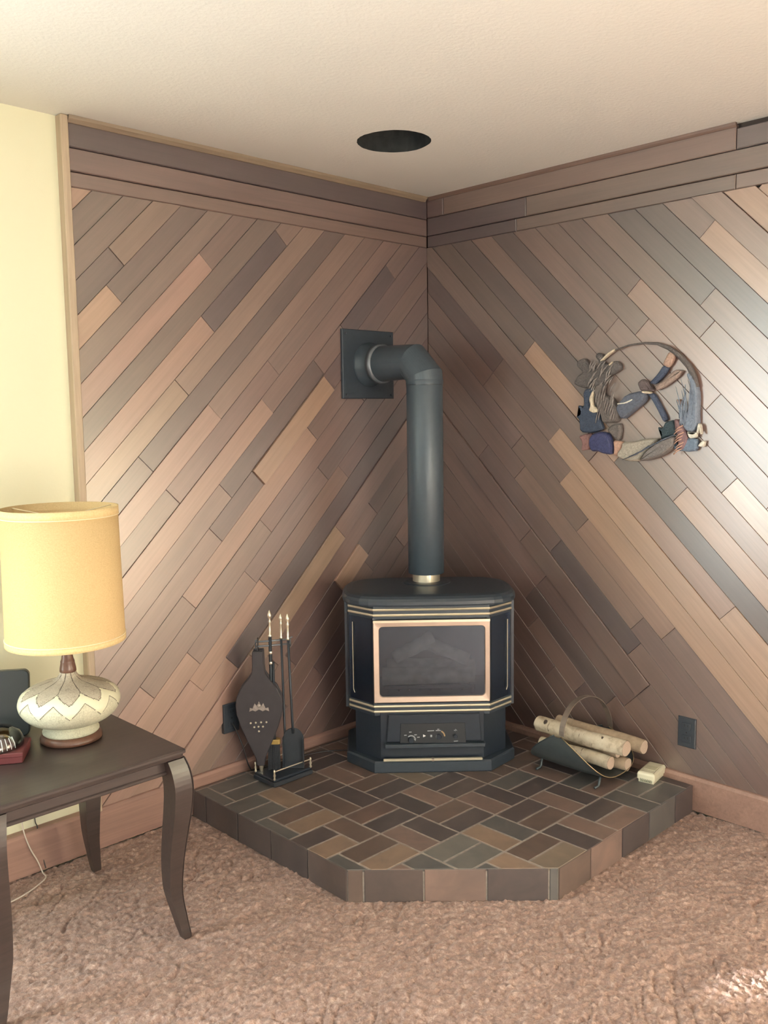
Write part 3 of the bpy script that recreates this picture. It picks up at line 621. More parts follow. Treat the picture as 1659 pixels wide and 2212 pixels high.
m = MB(); m.rings([[(r*math.cos(t*math.pi/24), y, zc+r*math.sin(t*math.pi/24)) for t in range(48)] for r, y in ((PR+.018,.3245),(PR+.018,.312),(PR+.006,.300),(PR+.004,.258))], False, False); m.build('thimble_sleeve', M['pipe_black'], fp, True)
m = MB(); m.prism([(-.150,zc-.143),(.150,zc-.143),(.150,zc+.145),(-.150,zc+.145)], .335, .323, .003, lambda a,b,h:(a,h,b)); wp_ = m.build('wall_plate', M['stove_black'], fp)
m = MB()
for a in (-1,1):
    for b in (-1,1): m.rings([[(a*.132+r*math.cos(t), y, zc+b*.127+r*math.sin(t)) for t in [k*math.pi/5 for k in range(10)]] for r, y in ((.005,.3235),(.005,.321),(.003,.3195))], False, True)
m.build('plate_screws', M['stove_dark'], wp_)

# ================================================================== wall outlets (black)
M['outlet'] = plain('black_outlet_plastic', (48, 54, 62), 0.4, 0, 0.05, 60); M['outlet_dark'] = plain('outlet_slot_dark', (22, 24, 28), 0.6, 0, 0.05)
def outlet(side, u, z, label):
    eu, nr = frame_of(side); o = empty('wall_outlet', tuple(eu*u + Vector((0,0,z)))); tag(o, label, 'outlet', 'black wall outlets')
    ax = lambda a, b, h: tuple(eu*a + nr*(h + (.0085 if side == 'L' else .001)) + Vector((0,0,b)))
    m = MB(); m.prism([(-.035,-.057),(.035,-.057),(.035,.057),(-.035,.057)], -.010, .008, .003, ax); m.build('cover_plate', M['outlet'], o)
    for s in (-1, 1):
        m = MB(); m.prism([(a, b + s*.0235) for a, b in rrect(-.0165,.0165,-.0145,.0145,.006,3)], .007, .0105, .001, ax); r_ = m.build('receptacle', M['outlet'], o)
        m = MB()
        for a in (-.006, .006): m.prism([(a-.0012, s*.0235-.001),(a+.0012, s*.0235-.001),(a+.0012, s*.0235+.008),(a-.0012, s*.0235+.008)], .0100, .0109, 0, ax)
        m.build('slot', M['outlet_dark'], r_)
    m = MB(); m.prism([(.003*math.cos(t*math.pi/5), .003*math.sin(t*math.pi/5)) for t in range(10)], .007, .0095, .0006, ax); m.build('screw', M['outlet_dark'], o)
outlet('R', 1.298, .287, 'black duplex wall outlet on the right wall beside the firewood')
outlet('L', 1.147, .327, 'black duplex wall outlet on the left wall behind the bellows')

# ================================================================== wreath plaque
WC = dict(ridge=(142,136,134), bark=(98,94,94), bark2=(110,104,102), navy=(66,78,98), navy2=(70,82,106), cream=(226,214,192), indigo=(62,68,108), pink=(160,124,122), peach=(204,166,148), bone=(176,170,158), greywing=(124,120,120), teal=(62,78,86),
          steel=(128,140,158), steel2=(112,130,152), brick=(134,108,112), white=(240,238,224), tan=(176,148,134), tan2=(158,140,132), brown=(100,90,92), slate=(96,104,120))
def wmat(n):
    k = 'wreath_' + n
    if k not in M:
        q = NT('wreath_paint_' + n); c = lin(WC[n]); f = q.noise(q.coords((1,1,1)), 110, 5, 0.65, 1.0); q.bump(f, 0.9, 0.006)
        M[k] = q.set(q.ramp(f, [(0.3, tuple(x*.72 for x in c)), (0.7, tuple(min(1,x*1.2) for x in c))]), 0.45, 0, 0.45)
    return M[k]
wu, wz = 1.08, 1.51
wre = empty('wall_wreath', (-.001, -wu, wz)); tag(wre, 'round duck and cattail relief wreath hanging on the right plank wall', 'wall decoration')
wax = lambda a, b, h: (-h, -(a-wu), b-wz)
for n_, mt, d0, d1, pts in WREATH:
    if area(pts) < 0: pts = pts[::-1]
    q_ = []
    for i in range(len(pts)):                                   # subdivide edges for a softer outline
        a, b = pts[i], pts[(i+1) % len(pts)]; q_ += [(a[0]*.82+b[0]*.18, a[1]*.82+b[1]*.18), (a[0]*.18+b[0]*.82, a[1]*.18+b[1]*.82)]
    per = sum(math.dist(q_[i-1], q_[i]) for i in range(len(q_))); e = min(.007, .34*abs(area(q_))*2/per)
    i1 = inset(q_, e*.45); i2 = inset(q_, e)
    m = MB(); m.rings([[wax(a,b,h) for a,b in P] for P, h in ((q_, d0-.009), (q_, d0+(d1-d0)*.35), (i1, d0+(d1-d0)*.8), (i2, d1))])
    o = m.build(n_, wmat(mt), wre)
m = MB(); hp = [Vector(wax(a, b, .014)) for a, b in WREATH_HOOP]; m.tube(hp, [.0035,.0035,.003,.003,.004,.0055,.008,.010,.011,.011,.010], 10); m.build('cattail_hoop', wmat('bark'), wre, True)
rn = random.Random(4)
m = MB()                                                        # reed blades fanning up the right side and bark ridges on the left
for i in range(16):
    u = 1.25+rn.uniform(0,.055); z = 1.44+rn.uniform(-.02,.03); L_ = rn.uniform(.06,.14); m.tube([wax(u,z,.030), wax(u+.008*rn.uniform(-1,1.4),z+L_*.5,.034), wax(u+.02*rn.uniform(-1.2,.6),z+L_,.028)], [.0022,.002,.0006], 6)
m.build('reed_blades', wmat('steel'), wre, True)
m = MB()
for i in range(34):
    u = .865+rn.uniform(0,.10); z = 1.56+rn.uniform(-.02,.08); a = rn.uniform(.7,1.3); m.tube([wax(u,z,.023), wax(u+.02*math.cos(a),z+.02*math.sin(a),.028), wax(u+.042*math.cos(a),z+.042*math.sin(a),.022)], [.0012,.0032,.001], 6)
for i in range(26):
    u = .905+rn.uniform(0,.08); z = 1.43+rn.uniform(0,.10); m.tube([wax(u,z,.030), wax(u+.006,z+.02,.034), wax(u+.010,z+.045,.029)], [.001,.0026,.001], 6)
m.build('bark_ridges', wmat('ridge'), wre, True)
m = MB()
for t in range(6): u0 = 1.095+.02*t; m.tube([wax(u0-.06+.02*t*.4, 1.297+t*.012, .044), wax(u0, 1.318+t*.011, .046), wax(u0+.05, 1.352+t*.008, .043)], .0016, 6)
m.build('wing_ridges', wmat('slate'), wre, True)
m = MB()
for t in range(8): z0 = 1.325+t*.012; u0 = 1.245+.004*(t % 3); m.tube([wax(u0-.008, z0-.004, .033), wax(u0+.006, z0+.008, .037), wax(u0+.022, z0+.016, .033)], .0022, 6)
m.build('flank_stripes', wmat('peach'), wre, True)

# ================================================================== fireplace tool stand
M['tool_brass'] = plain('pale_tool_brass', (222, 214, 196), 0.28, 0.85, 0.06, 30)
ts = empty('tool_stand', (-1.022, -.168, ZB)); tag(ts, 'black fireplace tool stand with brass gallery rail on the left of the hearth', 'tool stand')
TW, TD = .094, .066
MB().cbox((-TW, -TD, 0), (TW, TD, .018), .003).build('base_tray', M['black_iron'], ts)
MB().cbox((-TW+.004, -TD+.004, .018), (TW-.004, TD-.004, .028), .003).build('tray_top', M['stove_dark'], ts)
def post(x, y, name='gallery_post'):
    return MB().lathe([(.004,.026),(.006,.030),(.003,.036),(.0055,.044),(.003,.052),(.0045,.058),(.004,.064),(.001,.067)], 12, (x, y, 0)).build(name, M['tool_brass'], ts, True)
px_, py_ = TW-.007, TD-.007
for x, y in ((-px_,-py_),(px_,-py_),(-px_,py_),(px_,py_)): post(x, y)
for a, b in (((-px_,-py_),(px_,-py_)), ((-px_,py_),(px_,py_)), ((-px_,-py_),(-px_,py_)), ((px_,-py_),(px_,py_))):
    if a[0] == b[0] : continue
    MB().tube([(*a,.059),(*b,.059)], .0024, 8).build('gallery_rail', M['tool_brass'], ts)
MB().tube([(-.020,.034,.026),(-.020,.034,.545)], .0065, 12).build('column', M['black_iron'], ts, True)
MB().lathe([(.006,.545),(.008,.550),(.004,.556),(.0045,.600),(.006,.606),(.0035,.612),(.0075,.622),(.0085,.630),(.003,.645),(.0005,.650)], 14, (-.020,.034,0)).build('finial', M['tool_brass'], ts, True)
m = MB()
for z in (.530, .512): m.tube([(-.068,.062,z),(-.020,.034,z),(.050,.000,z)], .0035, 8)
for x, y in ((-.068,.062),(.050,.0)): m.tube([(x,y,.500),(x,y,.535),(x+.003,y-.010,.540)], .003, 8)
m.build('hook_arm', M['pipe_ring'], ts, True)
m = MB(); m.lathe([(.0075,.48),(.009,.485),(.0075,.49)], 12, (-.020,.034,0), False, False); m.lathe([(.0075,.44),(.009,.445),(.0075,.45)], 12, (-.020,.034,0), False, False); m.build('column_rings', M['tool_brass'], ts, True)
# bellows hanging on the left arm
be = empty('bellows', (-1.088, -.118, ZB+.055)); be.rotation_euler = (0, 0, math.radians(-42)); tag(be, 'dark leather bellows with brass studs and emblem hanging on the tool stand', 'bellows')
M['bellows_wood'] = plain('bellows_dark_wood', (50, 48, 53), 0.4, 0, 0.15, 30); M['bellows_leather'] = plain('bellows_leather', (50, 48, 52), 0.6, 0, 0.15, 60, 0.3)
half = [(.019,.446),(.021,.440),(.022,.385),(.025,.360),(.042,.335),(.067,.305),(.084,.270),(.089,.240),(.085,.200),(.072,.155),(.051,.105),(.031,.060),(.018,.030),(.014,.0)]
out_ = [(x, z) for x, z in half] + [(-x, z) for x, z in reversed(half)]
ax_ = lambda y0: (lambda a, b, h: (a, h, b))
m = MB(); m.prism(out_, -.012, -.024, .003, ax_(0)); fb = m.build('front_board', M['bellows_wood'], be)
m = MB(); m.prism(out_, .026, .014, .003, ax_(0)); m.build('back_board', M['bellows_wood'], be)
lw = inset([p for p in out_ if p[1] < .37], .006)
m = MB(); m.rings([[(a, y, b) for a, b in (inset(lw, e) if e else lw)] for y, e in ((-.0125,0),(-.004,.006),(.003,.001),(.009,.006),(.0145,0))]); m.build('leather_gusset', M['bellows_leather'], be)
MB().lathe([(.013,.03),(.010,.0),(.006,-.03),(.005,-.05)], 16, (0, 0, 0)).build('nozzle', M['tool_brass'], be, True)
for x, z in ((-.033,.170),(-.014,.171),(.006,.172),(.026,.172),(-.020,.154),(-.004,.155),(.013,.155),(-.003,.137)):
    MB().rings([[(x+r*math.cos(t*math.pi/5), y, z+r*math.sin(t*math.pi/5)) for t in range(10)] for r, y in ((.0042,-.0235),(.0040,-.026),(.0022,-.0285))], False, True).build('stud', M['tool_brass'], fb, True)
m = MB()
emb = [(1.35*a, .232+1.25*(b-.236)) for a, b in [(-.028,.222),(-.026,.234),(-.018,.232),(-.012,.248),(-.006,.240),(0,.254),(.006,.240),(.012,.248),(.018,.232),(.026,.234),(.028,.222),(.018,.226),(.010,.222),(0,.228),(-.010,.222),(-.018,.226)]]
m.prism(emb, -.0235, -.0265, .0015, ax_(0)); m.rings([[(0+r*math.cos(t*math.pi/6), y, .238+r*math.sin(t*math.pi/6)) for t in range(12)] for r, y in ((.008,-.026),(.007,-.030),(.003,-.032))], False, True)
M['emblem'] = plain('emblem_pewter', (150, 142, 138), 0.5, 0.6, 0.2, 90, .4); m.build('emblem', M['emblem'], fb)
m = MB(); m.tube([(0,-.018,.44),(0,-.012,.470),(0,.000,.492),(0,.010,.470),(0,.014,.44)], .0022, 8); m.build('hanging_loop', M['bellows_leather'], be, True)
# shovel
sh = empty('fireplace_shovel', (-.992, -.196, ZB+.029)); sh.rotation_euler = (0, 0, math.radians(-46)); tag(sh, 'black fireplace shovel with arched blade and brass handle on the tool stand', 'shovel')
B_ = [(-.039,.0),(.039,.0)] + [(.039*math.cos(t*math.pi/12), .118+.042*math.sin(t*math.pi/12)) for t in range(0, 13)]
m = MB(); m.prism(B_, .008, .004, .001, ax_(0))
for s in (-1, 1): m.box((s*.039-.0015, -.016, .01), (s*.039+.0015, .008, .125))
m.build('blade', M['black_iron'], sh)
MB().tube([(0,.004,.14),(0,-.004,.165),(-.004,-.002,.30),(-.010,.002,.505)], .0048, 10).build('shaft', M['black_iron'], sh, True)
MB().lathe([(.0055,.505),(.007,.510),(.0045,.516),(.005,.560),(.0065,.566),(.004,.572),(.0075,.584),(.0075,.590),(.003,.604),(.0005,.608)], 14, (-.0105,.002,0)).build('handle', M['tool_brass'], sh, True)
# poker
pk = empty('fireplace_poker', (-1.000, -.158, ZB+.029)); pk.rotation_euler = (0, 0, math.radians(-46)); tag(pk, 'thin black poker with brass handle standing just behind the shovel', 'poker')
m = MB(); m.tube([(0,0,.0),(0,0,.05),(-.006,0,.505)], [.002,.0045,.0045], 10); m.tube([(0,0,.06),(.014,0,.055),(.02,0,.075)], [.004,.0035,.001], 8); m.build('shaft', M['black_iron'], pk, True)
MB().lathe([(.0055,.505),(.007,.510),(.0045,.516),(.005,.560),(.0065,.566),(.004,.572),(.0075,.584),(.0075,.588),(.003,.600),(.0005,.604)], 14, (-.006,0,0)).build('handle', M['tool_brass'], pk, True)
# hearth brush
br = empty('hearth_brush', (-1.048, -.150, ZB+.029)); br.rotation_euler = (0, 0, math.radians(-44)); tag(br, 'small hearth brush with black bristles under a yellow brass ferrule', 'brush')
M['bristle'] = plain('black_bristles', (38, 42, 50), 0.9, 0, 0.3, 200, .5); M['ferrule'] = plain('yellow_brass_ferrule', (190, 164, 104), 0.35, 0.8, 0.1, 60)
m = MB(); rn = random.Random(9)
for i in range(90):
    x = rn.uniform(-.020,.020); y = rn.uniform(-.010,.010); m.tube([(x,y,.112),(x*1.18+rn.uniform(-.002,.002),y*1.2,.002+rn.uniform(0,.006))], [.0022,.0016], 5)
bo = m.build('bristles', M['bristle'], br); tag(bo, kind='stuff')
MB().rings([[(a, b, z) for a, b in rrect(-.024*s,.024*s,-.013*s,.013*s,.008,4)] for z, s in ((.104,1.0),(.106,1.03),(.120,1.03),(.122,.98))]).build('ferrule', M['ferrule'], br)
MB().tube([(0,0,.12),(0,.004,.16),(.004,.012,.42)], [.008,.006,.0045], 10).build('shaft', M['black_iron'], br, True)

# ================================================================== firewood carrier and birch logs
bk = empty('log_carrier', (-.19, -.965, ZB)); tag(bk, 'dark metal sling log carrier with brass edged rim and hoop handle', 'log holder')
M['carrier'] = plain('carrier_grey_metal', (72, 80, 84), 0.42, 0.3, 0.1, 40); M['carrier_strap'] = plain('carrier_strap_metal', (122, 112, 104), 0.4, 0.4, 0.1, 40)
M['carrier_rim'] = plain('carrier_worn_rim', (176, 156, 122), .35, .7, .1, 60)
NS, NTT = 28, 10
def prof(t):
    """U-shaped sling: t in -1..1 from left arm to right arm"""
    a = abs(t); x = (.165*math.sin(min(a, 1)*math.pi/2)**1.0)*(1 if t > 0 else -1); z = .026 + (.105 if t > 0 else .150)*(a**2.2)
    return x, z
rs = []
for i in range(NS+1):
    t = -1 + 2*i/NS; x, z = prof(t); hw = .150*(1-abs(t)**3.6) + .016
    rs.append([(x, -hw + 2*hw*j/NTT, z + .006*(abs(2*j/NTT-1)**3)) for j in range(NTT+1)] )
v_ = [p for r in rs for p in r]; k_ = NTT+1; v2 = [(p[0]*1.012, p[1], p[2]-.0035) for p in v_]; f_ = []
for i in range(NS):
    for j in range(NTT):
        a = i*k_+j; f_.append((a, a+1, a+k_+1, a+k_)); f_.append((len(v_)+a, len(v_)+a+k_, len(v_)+a+k_+1, len(v_)+a+1))
m = MB(); m.add(v_+v2, f_); m.build('sling_sheet', M['carrier'], bk, True)
for j, nm in ((0, 'near_rim'), (NTT, 'far_rim')):
    m = MB(); m.tube([rs[i][j] for i in range(NS+1)], .0019, 6); m.build('rim', M['carrier_rim'] if j == 0 else M['carrier'], bk, True)
hp = []
for i in range(25):
    a = math.pi*i/24; hp.append((-.168*math.cos(a)+.0, -.02, .187 - .03*(1-math.cos(a)) + .145*math.sin(a)))
m = MB()
rr_ = []
for i, p in enumerate(hp):
    a = math.pi*i/24; n_ = Vector((-math.cos(a), 0, math.sin(a)*.75)).normalized()
    rr_.append([tuple(Vector(p)+n_*h+Vector((0,w_,0))) for h, w_ in ((-.0015,-.011),(.0015,-.011),(.0015,.011),(-.0015,.011))])
m.rings(rr_); m.build('hoop_handle', M['carrier_strap'], bk)
for x, y in ((-.085,-.13),(.085,-.13),(-.085,.13),(.085,.13)):
    z = prof(x/.165)[1]; m = MB(); m.tube([(x*.9,y,.045),(x,y,.012),(x*1.06,y,.0045),(x*1.35,y,.0045)], .0045, 8); m.build('foot', M['carrier'], bk, True)
# birch bark
q = NT('birch_bark'); v = q.coords((1,1,1)); a = q.noise(q.coords((14, 60, 60)), 1.5, 5, 0.6); b = q.noise(v, 26, 5, 0.6); c3 = q.noise(q.coords((55, 14, 14)), 1.6, 3, .5)
c1 = q.ramp(b, [(0.30, lin((150,134,114))), (0.50, lin((200,188,166))), (0.75, lin((216,208,188)))])
c2 = q.mix(q.ramp(c3, [(0.66, (0,0,0)), (0.72, (1,1,1))]), c1, lin((120,104,90)))
q.bump(b, 0.4, 0.004); M['bark'] = q.set(c2, 0.8, 0, 0.3)
q = NT('log_cut_end'); wv_ = q.n('ShaderNodeTexWave', wave_type='RINGS', rings_direction='X'); wv_.inputs['Scale'].default_value = 60; wv_.inputs['Distortion'].default_value = 3; q.l(q.coords((1,1,1)), wv_.inputs['Vector'])
M['log_end'] = q.set(q.ramp(wv_.outputs['Fac'], [(0.2, lin((168,150,134))), (0.8, lin((186,168,152)))]), 0.85, 0, 0.2)
M['knot'] = plain('dark_knot', (70, 60, 54), 0.9, 0, 0.2)
M['bark_grey'] = plain('greyish_bark', (176, 158, 136), 0.85, 0, 0.2, 40, .5)
def birch(y_back, x0, z0, y_front, x1, z1, r, label, seed, knots=(), bark='bark'):
    p = Vector((x0, y_back, z0)); f = Vector((x1, y_front, z1)); L_ = (f-p).length; ax = (f-p)/L_
    rt_ = ax.to_track_quat('X', 'Z').to_matrix().to_4x4(); rnd = random.Random(seed)
    o = empty('birch_log'); o.matrix_world = Matrix.Translation((p+f)/2) @ rt_; tag(o, label, 'log', 'birch logs in the carrier')
    n = 22; K = 16; m = MB(); rs = []; ph = [rnd.uniform(0, 6) for _ in range(3)]
    for i in range(K+1):
        x = -L_/2 + L_*i/K; rs.append([(x, r*(1+.04*math.sin(3*t+ph[0]+i*.2)+.02*math.sin(7*t+ph[1])+rnd.uniform(-.02,.02))*math.cos(t) + .004*math.sin(i*.5+ph[2]), r*(1+.04*math.sin(3*t+ph[0]+i*.2)+rnd.uniform(-.02,.02))*math.sin(t)) for t in [2*math.pi*j/n for j in range(n)]])
    m.rings(rs, False, False); m.build('bark', M[bark], o, True)
    for s, ring in ((1, rs[-1]), (-1, rs[0])):
        x = ring[0][0]; m = MB(); m.rings([[(x - s*.004, b*.95, c*.95) for a, b, c in ring], [(x + s*.0015, b*.93, c*.93) for a, b, c in ring], [(x + s*.0022, b*.5, c*.5) for a, b, c in ring]], False, True); m.build('cut_end', M['log_end'], o)
    for kx, ka, kr in knots:
        t = math.radians(ka); c = Vector((kx, r*1.01*math.cos(t), r*1.01*math.sin(t))); nn = Vector((0, math.cos(t), math.sin(t))); tt = Vector((0, -math.sin(t), math.cos(t)))
        m = MB(); m.rings([[tuple(c + (Vector((1,0,0))*math.cos(w_)*1.0 + tt*math.sin(w_)*1.3)*kr*e + nn*h) for w_ in [2*math.pi*j/12 for j in range(12)]] for e, h in ((1,-.003),(.8,.0015),(.3,.0006))], False, True); m.build('knot', M['knot'], o)
    return o
birch(-.770, -.205, .246, -1.168, -.215, .247, .030, 'long pale birch log lying on top of the carrier with dark knot', 2, ((-.15, 130, .008), (.11, 125, .0045)))
birch(-.775, -.075, .222, -1.170, -.085, .219, .027, 'birch log at the top nearest to the plank wall in the carrier', 3, ((.05, 60, .005),), 'bark_grey')
birch(-.800, -.225, .178, -1.115, -.228, .183, .0255, 'birch log at the lower left of the carrier under the long one', 4)
birch(-.790, -.130, .150, -1.128, -.132, .153, .025, 'split ended birch log at the bottom of the carrier pile', 5, ((.10, 110, .005),), 'bark_grey')
birch(-.800, -.148, .199, -1.100, -.150, .201, .0235, 'shorter birch log wedged in the middle of the carrier pile', 6, (), 'bark_grey')

# ================================================================== cream plastic box on the hearth
M['cream_plastic'] = plain('cream_plastic', (226, 222, 196), 0.5, 0, 0.03, 30); M['vent_dark'] = plain('vent_shadow', (150, 150, 130), 0.7, 0, 0.05)
cb = empty('cream_box', (-.068, -1.192, ZB)); cb.rotation_euler = (0, 0, math.radians(9)); tag(cb, 'small cream plastic vented box lying on the hearth by the firewood', 'detector')
m = MB(); p = rrect(-.062,.062,-.034,.034,.006,3)
m.rings([[(a, b, z) for a, b in (inset(p, i) if i else p)] for z, i in ((0,.005),(.012,.004),(.013,.0),(.030,.0),(.037,.003),(.040,.009))]); m.build('casing', M['cream_plastic'], cb)
for i in range(7): MB().box((-.0625, -.022+i*.0065, .004), (-.0575, -.0185+i*.0065, .0165)).build('vent_slot', M['vent_dark'], cb)
MB().cbox((-.025,-.022,.0395), (.015,.020,.0412), .0008).build('label_panel', plain('cream_label', (204, 200, 172), 0.6, 0, 0.05), cb)

# ================================================================== side table
M['table'] = NT('espresso_table_wood'); q = M['table']; g = q.noise(q.coords((2.5, 40, 40)), 2, 6, .6, .4); du = q.noise(q.coords((1,1,1)), 6, 3)
M['table'] = q.set(q.mix(1.0, q.ramp(g, [(0.3, lin((50,43,42))), (0.7, lin((64,54,52)))]), q.ramp(du, [(0.2, (.95,.95,.95)), (0.8, (1.06,1.06,1.06))]), 'MULTIPLY'), q.ramp(du, [(0.2, (.27,)*3), (0.8, (.33,)*3)]), 0, 0.5)
TZ = 0.556
tb = empty('side_table', (-2.048, -.410, 0)); tag(tb, 'dark brown side table with curved saber legs holding the lamp', 'table')
X0, X1, Y0, Y1 = -.282, .282, -.290, .290
m = MB(); pf = lambda e: [(X0+e,Y0+e),(X1-e,Y0+e),(X1-e,Y1-e),(X0+e,Y1-e)]
def rounded(e): return rrect(X0+e, X1-e, Y0+e, Y1-e, .010, 4)
m.rings([[(a, b, z) for a, b in rounded(e)] for z, e in ((TZ-.026,.012),(TZ-.022,.006),(TZ-.012,.005),(TZ-.010,.0),(TZ-.004,.0),(TZ,.004))]); m.build('table_top', M['table'], tb)
for nm, lo, hi in (('apron', (X0+.035, Y0+.026, TZ-.064), (X1-.035, Y0+.044, TZ-.024)), ('apron', (X0+.035, Y1-.044, TZ-.064), (X1-.035, Y1-.026, TZ-.024)), ('apron', (X0+.026, Y0+.035, TZ-.064), (X0+.044, Y1-.035, TZ-.024)), ('apron', (X1-.044, Y0+.035, TZ-.064), (X1-.026, Y1-.035, TZ-.024))):
    a_ = MB().cbox(lo, hi, .002).build(nm, M['table'], tb)
    lx = [(lo[0]-.004 if hi[0]-lo[0] < .1 else lo[0]), (lo[1]-.004 if hi[1]-lo[1] < .1 else lo[1])]; hx = [(hi[0]+.004 if hi[0]-lo[0] < .1 else hi[0]), (hi[1]+.004 if hi[1]-lo[1] < .1 else hi[1])]
    MB().cbox((lx[0], lx[1], TZ-.068), (hx[0], hx[1], TZ-.056), .003).build('apron_bead', M['table'], a_)
LEG = [(TZ-.024,.003,.029),(TZ-.06,.012,.031),(TZ-.11,.017,.0315),(TZ-.17,.014,.0305),(TZ-.24,.006,.028),(TZ-.32,-.002,.025),(TZ-.40,-.005,.0215),(.11,-.001,.0185),(.07,.006,.0165),(.035,.012,.0148),(.012,.017,.0135),(-.002,.019,.012)]
LEGS = []
for i in range(len(LEG)-1):
    p0, p1, p2, p3 = LEG[max(i-1,0)], LEG[i], LEG[i+1], LEG[min(i+2,len(LEG)-1)]
    for k in range(4):
        f = k/4; LEGS.append(tuple(.5*((2*b)+(-a+c)*f+(2*a-5*b+4*c-e)*f*f+(-a+3*b-3*c+e)*f**3) for a, b, c, e in zip(p0, p1, p2, p3)))
LEGS.append(LEG[-1])
for sx in (-1, 1):
    for sy in (-1, 1):
        cx, cy = (X1-.034 if sx > 0 else X0+.034), (Y1-.034 if sy > 0 else Y0+.034); rs = []
        for z, o_, hw in LEGS:
            ox, oy = sx*o_/R2*1.3, sy*o_/R2*1.3; c = hw*.28; nb = hw*.12
            px = [(-hw+c,-hw),(-nb*2,-hw),(hw-c,-hw),(hw,-hw+c),(hw,hw-c),(hw-c,hw),(-hw+c,hw),(-hw,hw-c),(-hw,-hw+c)]
            # double reed on the outer corner: a shallow groove
            px = [(-hw,-hw),(hw-c,-hw),(hw-c*.75,-hw+c*.55),(hw-c*.45,-hw+c*.1),(hw-c*.1,-hw+c*.45),(hw-c*.55,-hw+c*.75),(hw,-hw+c),(hw,hw),(-hw,hw)]
            rs.append([(cx+ox+(a if sx > 0 else -a), cy+oy+(b if sy < 0 else -b), z) for a, b in px])
        MB().rings(rs).build('leg', M['table'], tb)

# ================================================================== lamp
la = empty('table_lamp', (-1.955, -.385, TZ+.0004)); tag(la, 'tall table lamp with mustard drum shade and squat white ceramic body', 'lamp')
M['lamp_wood'] = oak('lamp_walnut', (98, 70, 58), (30, 30, 6), 0.3, .2)
M['glaze'] = plain('white_glaze', (226, 226, 198), 0.22, 0, 0.02, 30)
def gritty(name, c0, c1):
    q = NT(name); f = q.noise(q.coords((1,1,1)), 260, 4, .7); g = q.noise(q.coords((1,1,1)), 22, 3); q.bump(f, .5, .002)
    c = q.mix(q.ramp(g, [(0.35, (0,0,0)), (0.7, (.7,.7,.7))]), q.ramp(f, [(0.35, lin(c0)), (0.65, lin(c1))]), lin(c1)); return q.set(c, .7, 0, .3)
M['grit_brown'] = gritty('brown_grit_glaze', (142,134,122), (186,178,160)); M['grit_grey'] = gritty('grey_grit_glaze', (172,170,148), (212,211,188)); M['petal_line'] = plain('petal_outline', (88,80,72), .7, 0, .1)
MB().lathe([(.080,0),(.086,.003),(.0865,.010),(.083,.018),(.078,.0225),(.076,.0235)], 64).build('wood_base', M['lamp_wood'], la, True)
m = MB(); m.lathe([(.0755,.023),(.0785,.026),(.079,.031),(.074,.040),(.071,.047),(.0735,.053)], 64); m.build('foot_ring', M['grit_grey'], la, True)
PF = [(.0730,.052),(.090,.057),(.110,.066),(.127,.080),(.137,.095),(.1415,.110),(.140,.124),(.133,.138),(.121,.149),(.104,.158),(.084,.165),(.064,.171),(.046,.177),(.033,.184),(.0255,.192),(.0215,.201)]
def resample(p, n):
    d = [0]
    for i in range(1, len(p)): d.append(d[-1]+math.hypot(p[i][0]-p[i-1][0], p[i][1]-p[i-1][1]))
    out = []
    for k in range(n+1):
        t = d[-1]*k/n; i = max(j for j in range(len(d)) if d[j] <= t+1e-9); i = min(i, len(p)-2); f = (t-d[i])/(d[i+1]-d[i]); 
        p0 = p[max(i-1,0)]; p1 = p[i]; p2 = p[i+1]; p3 = p[min(i+2,len(p)-1)]
        cr = lambda a,b,c,e: .5*((2*b)+(-a+c)*f+(2*a-5*b+4*c-e)*f*f+(-a+3*b-3*c+e)*f**3)
        out.append((cr(p0[0],p1[0],p2[0],p3[0]), cr(p0[1],p1[1],p2[1],p3[1])))
    return out
pr_ = resample(PF, 90); NP = 10; nS = 300
TH0 = math.radians(-133)                                           # a petal tip sits to either side of the front
def zone(th, i):
    r, z = pr_[i]; s = i/90
    ph = ((th - TH0)/(2*math.pi)*NP) % 1.0; tri = abs(2*ph-1)       # 1 at notch, 0 at tip
    zu = .135 + .025*tri; zl = .101 + .040*((1-tri)**1.25) * 1.0
    zl = .096 + .042*(tri**.9)
    e = .0016
    if r < .118 and z > .15 and z > zu and min(ph, 1-ph) * 2*math.pi*r/NP < .0011: return 3
    if z > zu + e: return 0
    if z > zu - e*.3: return 3
    if z < zl - e: return 2
    if z < zl: return 3
    return 1
v_ = []; f_ = []; mi = []
for i, (r, z) in enumerate(pr_):
    for j in range(nS):
        t = 2*math.pi*j/nS; zn = zone(t, i); off = {0: .0, 1: .0012, 2: .0, 3: -.0012}[zn]
        v_.append(((r+off)*math.cos(t), (r+off)*math.sin(t), z))
for i in range(90):
    for j in range(nS):
        f_.append((i*nS+j, i*nS+(j+1)%nS, (i+1)*nS+(j+1)%nS, (i+1)*nS+j)); mi.append(zone(2*math.pi*(j+.5)/nS, i))
lb = mesh_obj('ceramic_body', v_, f_, None, la, True, [M['grit_brown'], M['glaze'], M['grit_grey'], M['petal_line']], mi)
MB().lathe([(.0222,.200),(.0235,.203),(.0225,.212),(.0195,.228),(.0200,.230),(.0185,.234),(.0165,.240),(.0130,.262),(.0115,.290),(.010,.300)], 32).build('wood_neck', M['lamp_wood'], la, True)
MB().lathe([(.006,.30),(.006,.32),(.013,.322),(.013,.37),(.008,.375)], 20).build('bulb_socket', M['brass'], la, True)
MB().lathe([(.012,.372),(.016,.39),(.028,.425),(.030,.445),(.024,.468),(.008,.478)], 24).build('bulb', plain('frosted_bulb', (236,232,220), .4, 0, .02), la, True)
q = NT('mustard_linen_shade'); wv1 = q.noise(q.coords((1,1,1)), 320, 2, .5); wv2 = q.noise(q.coords((60,60,400)), 2.2, 3); f = q.mix(.5, wv1, wv2)
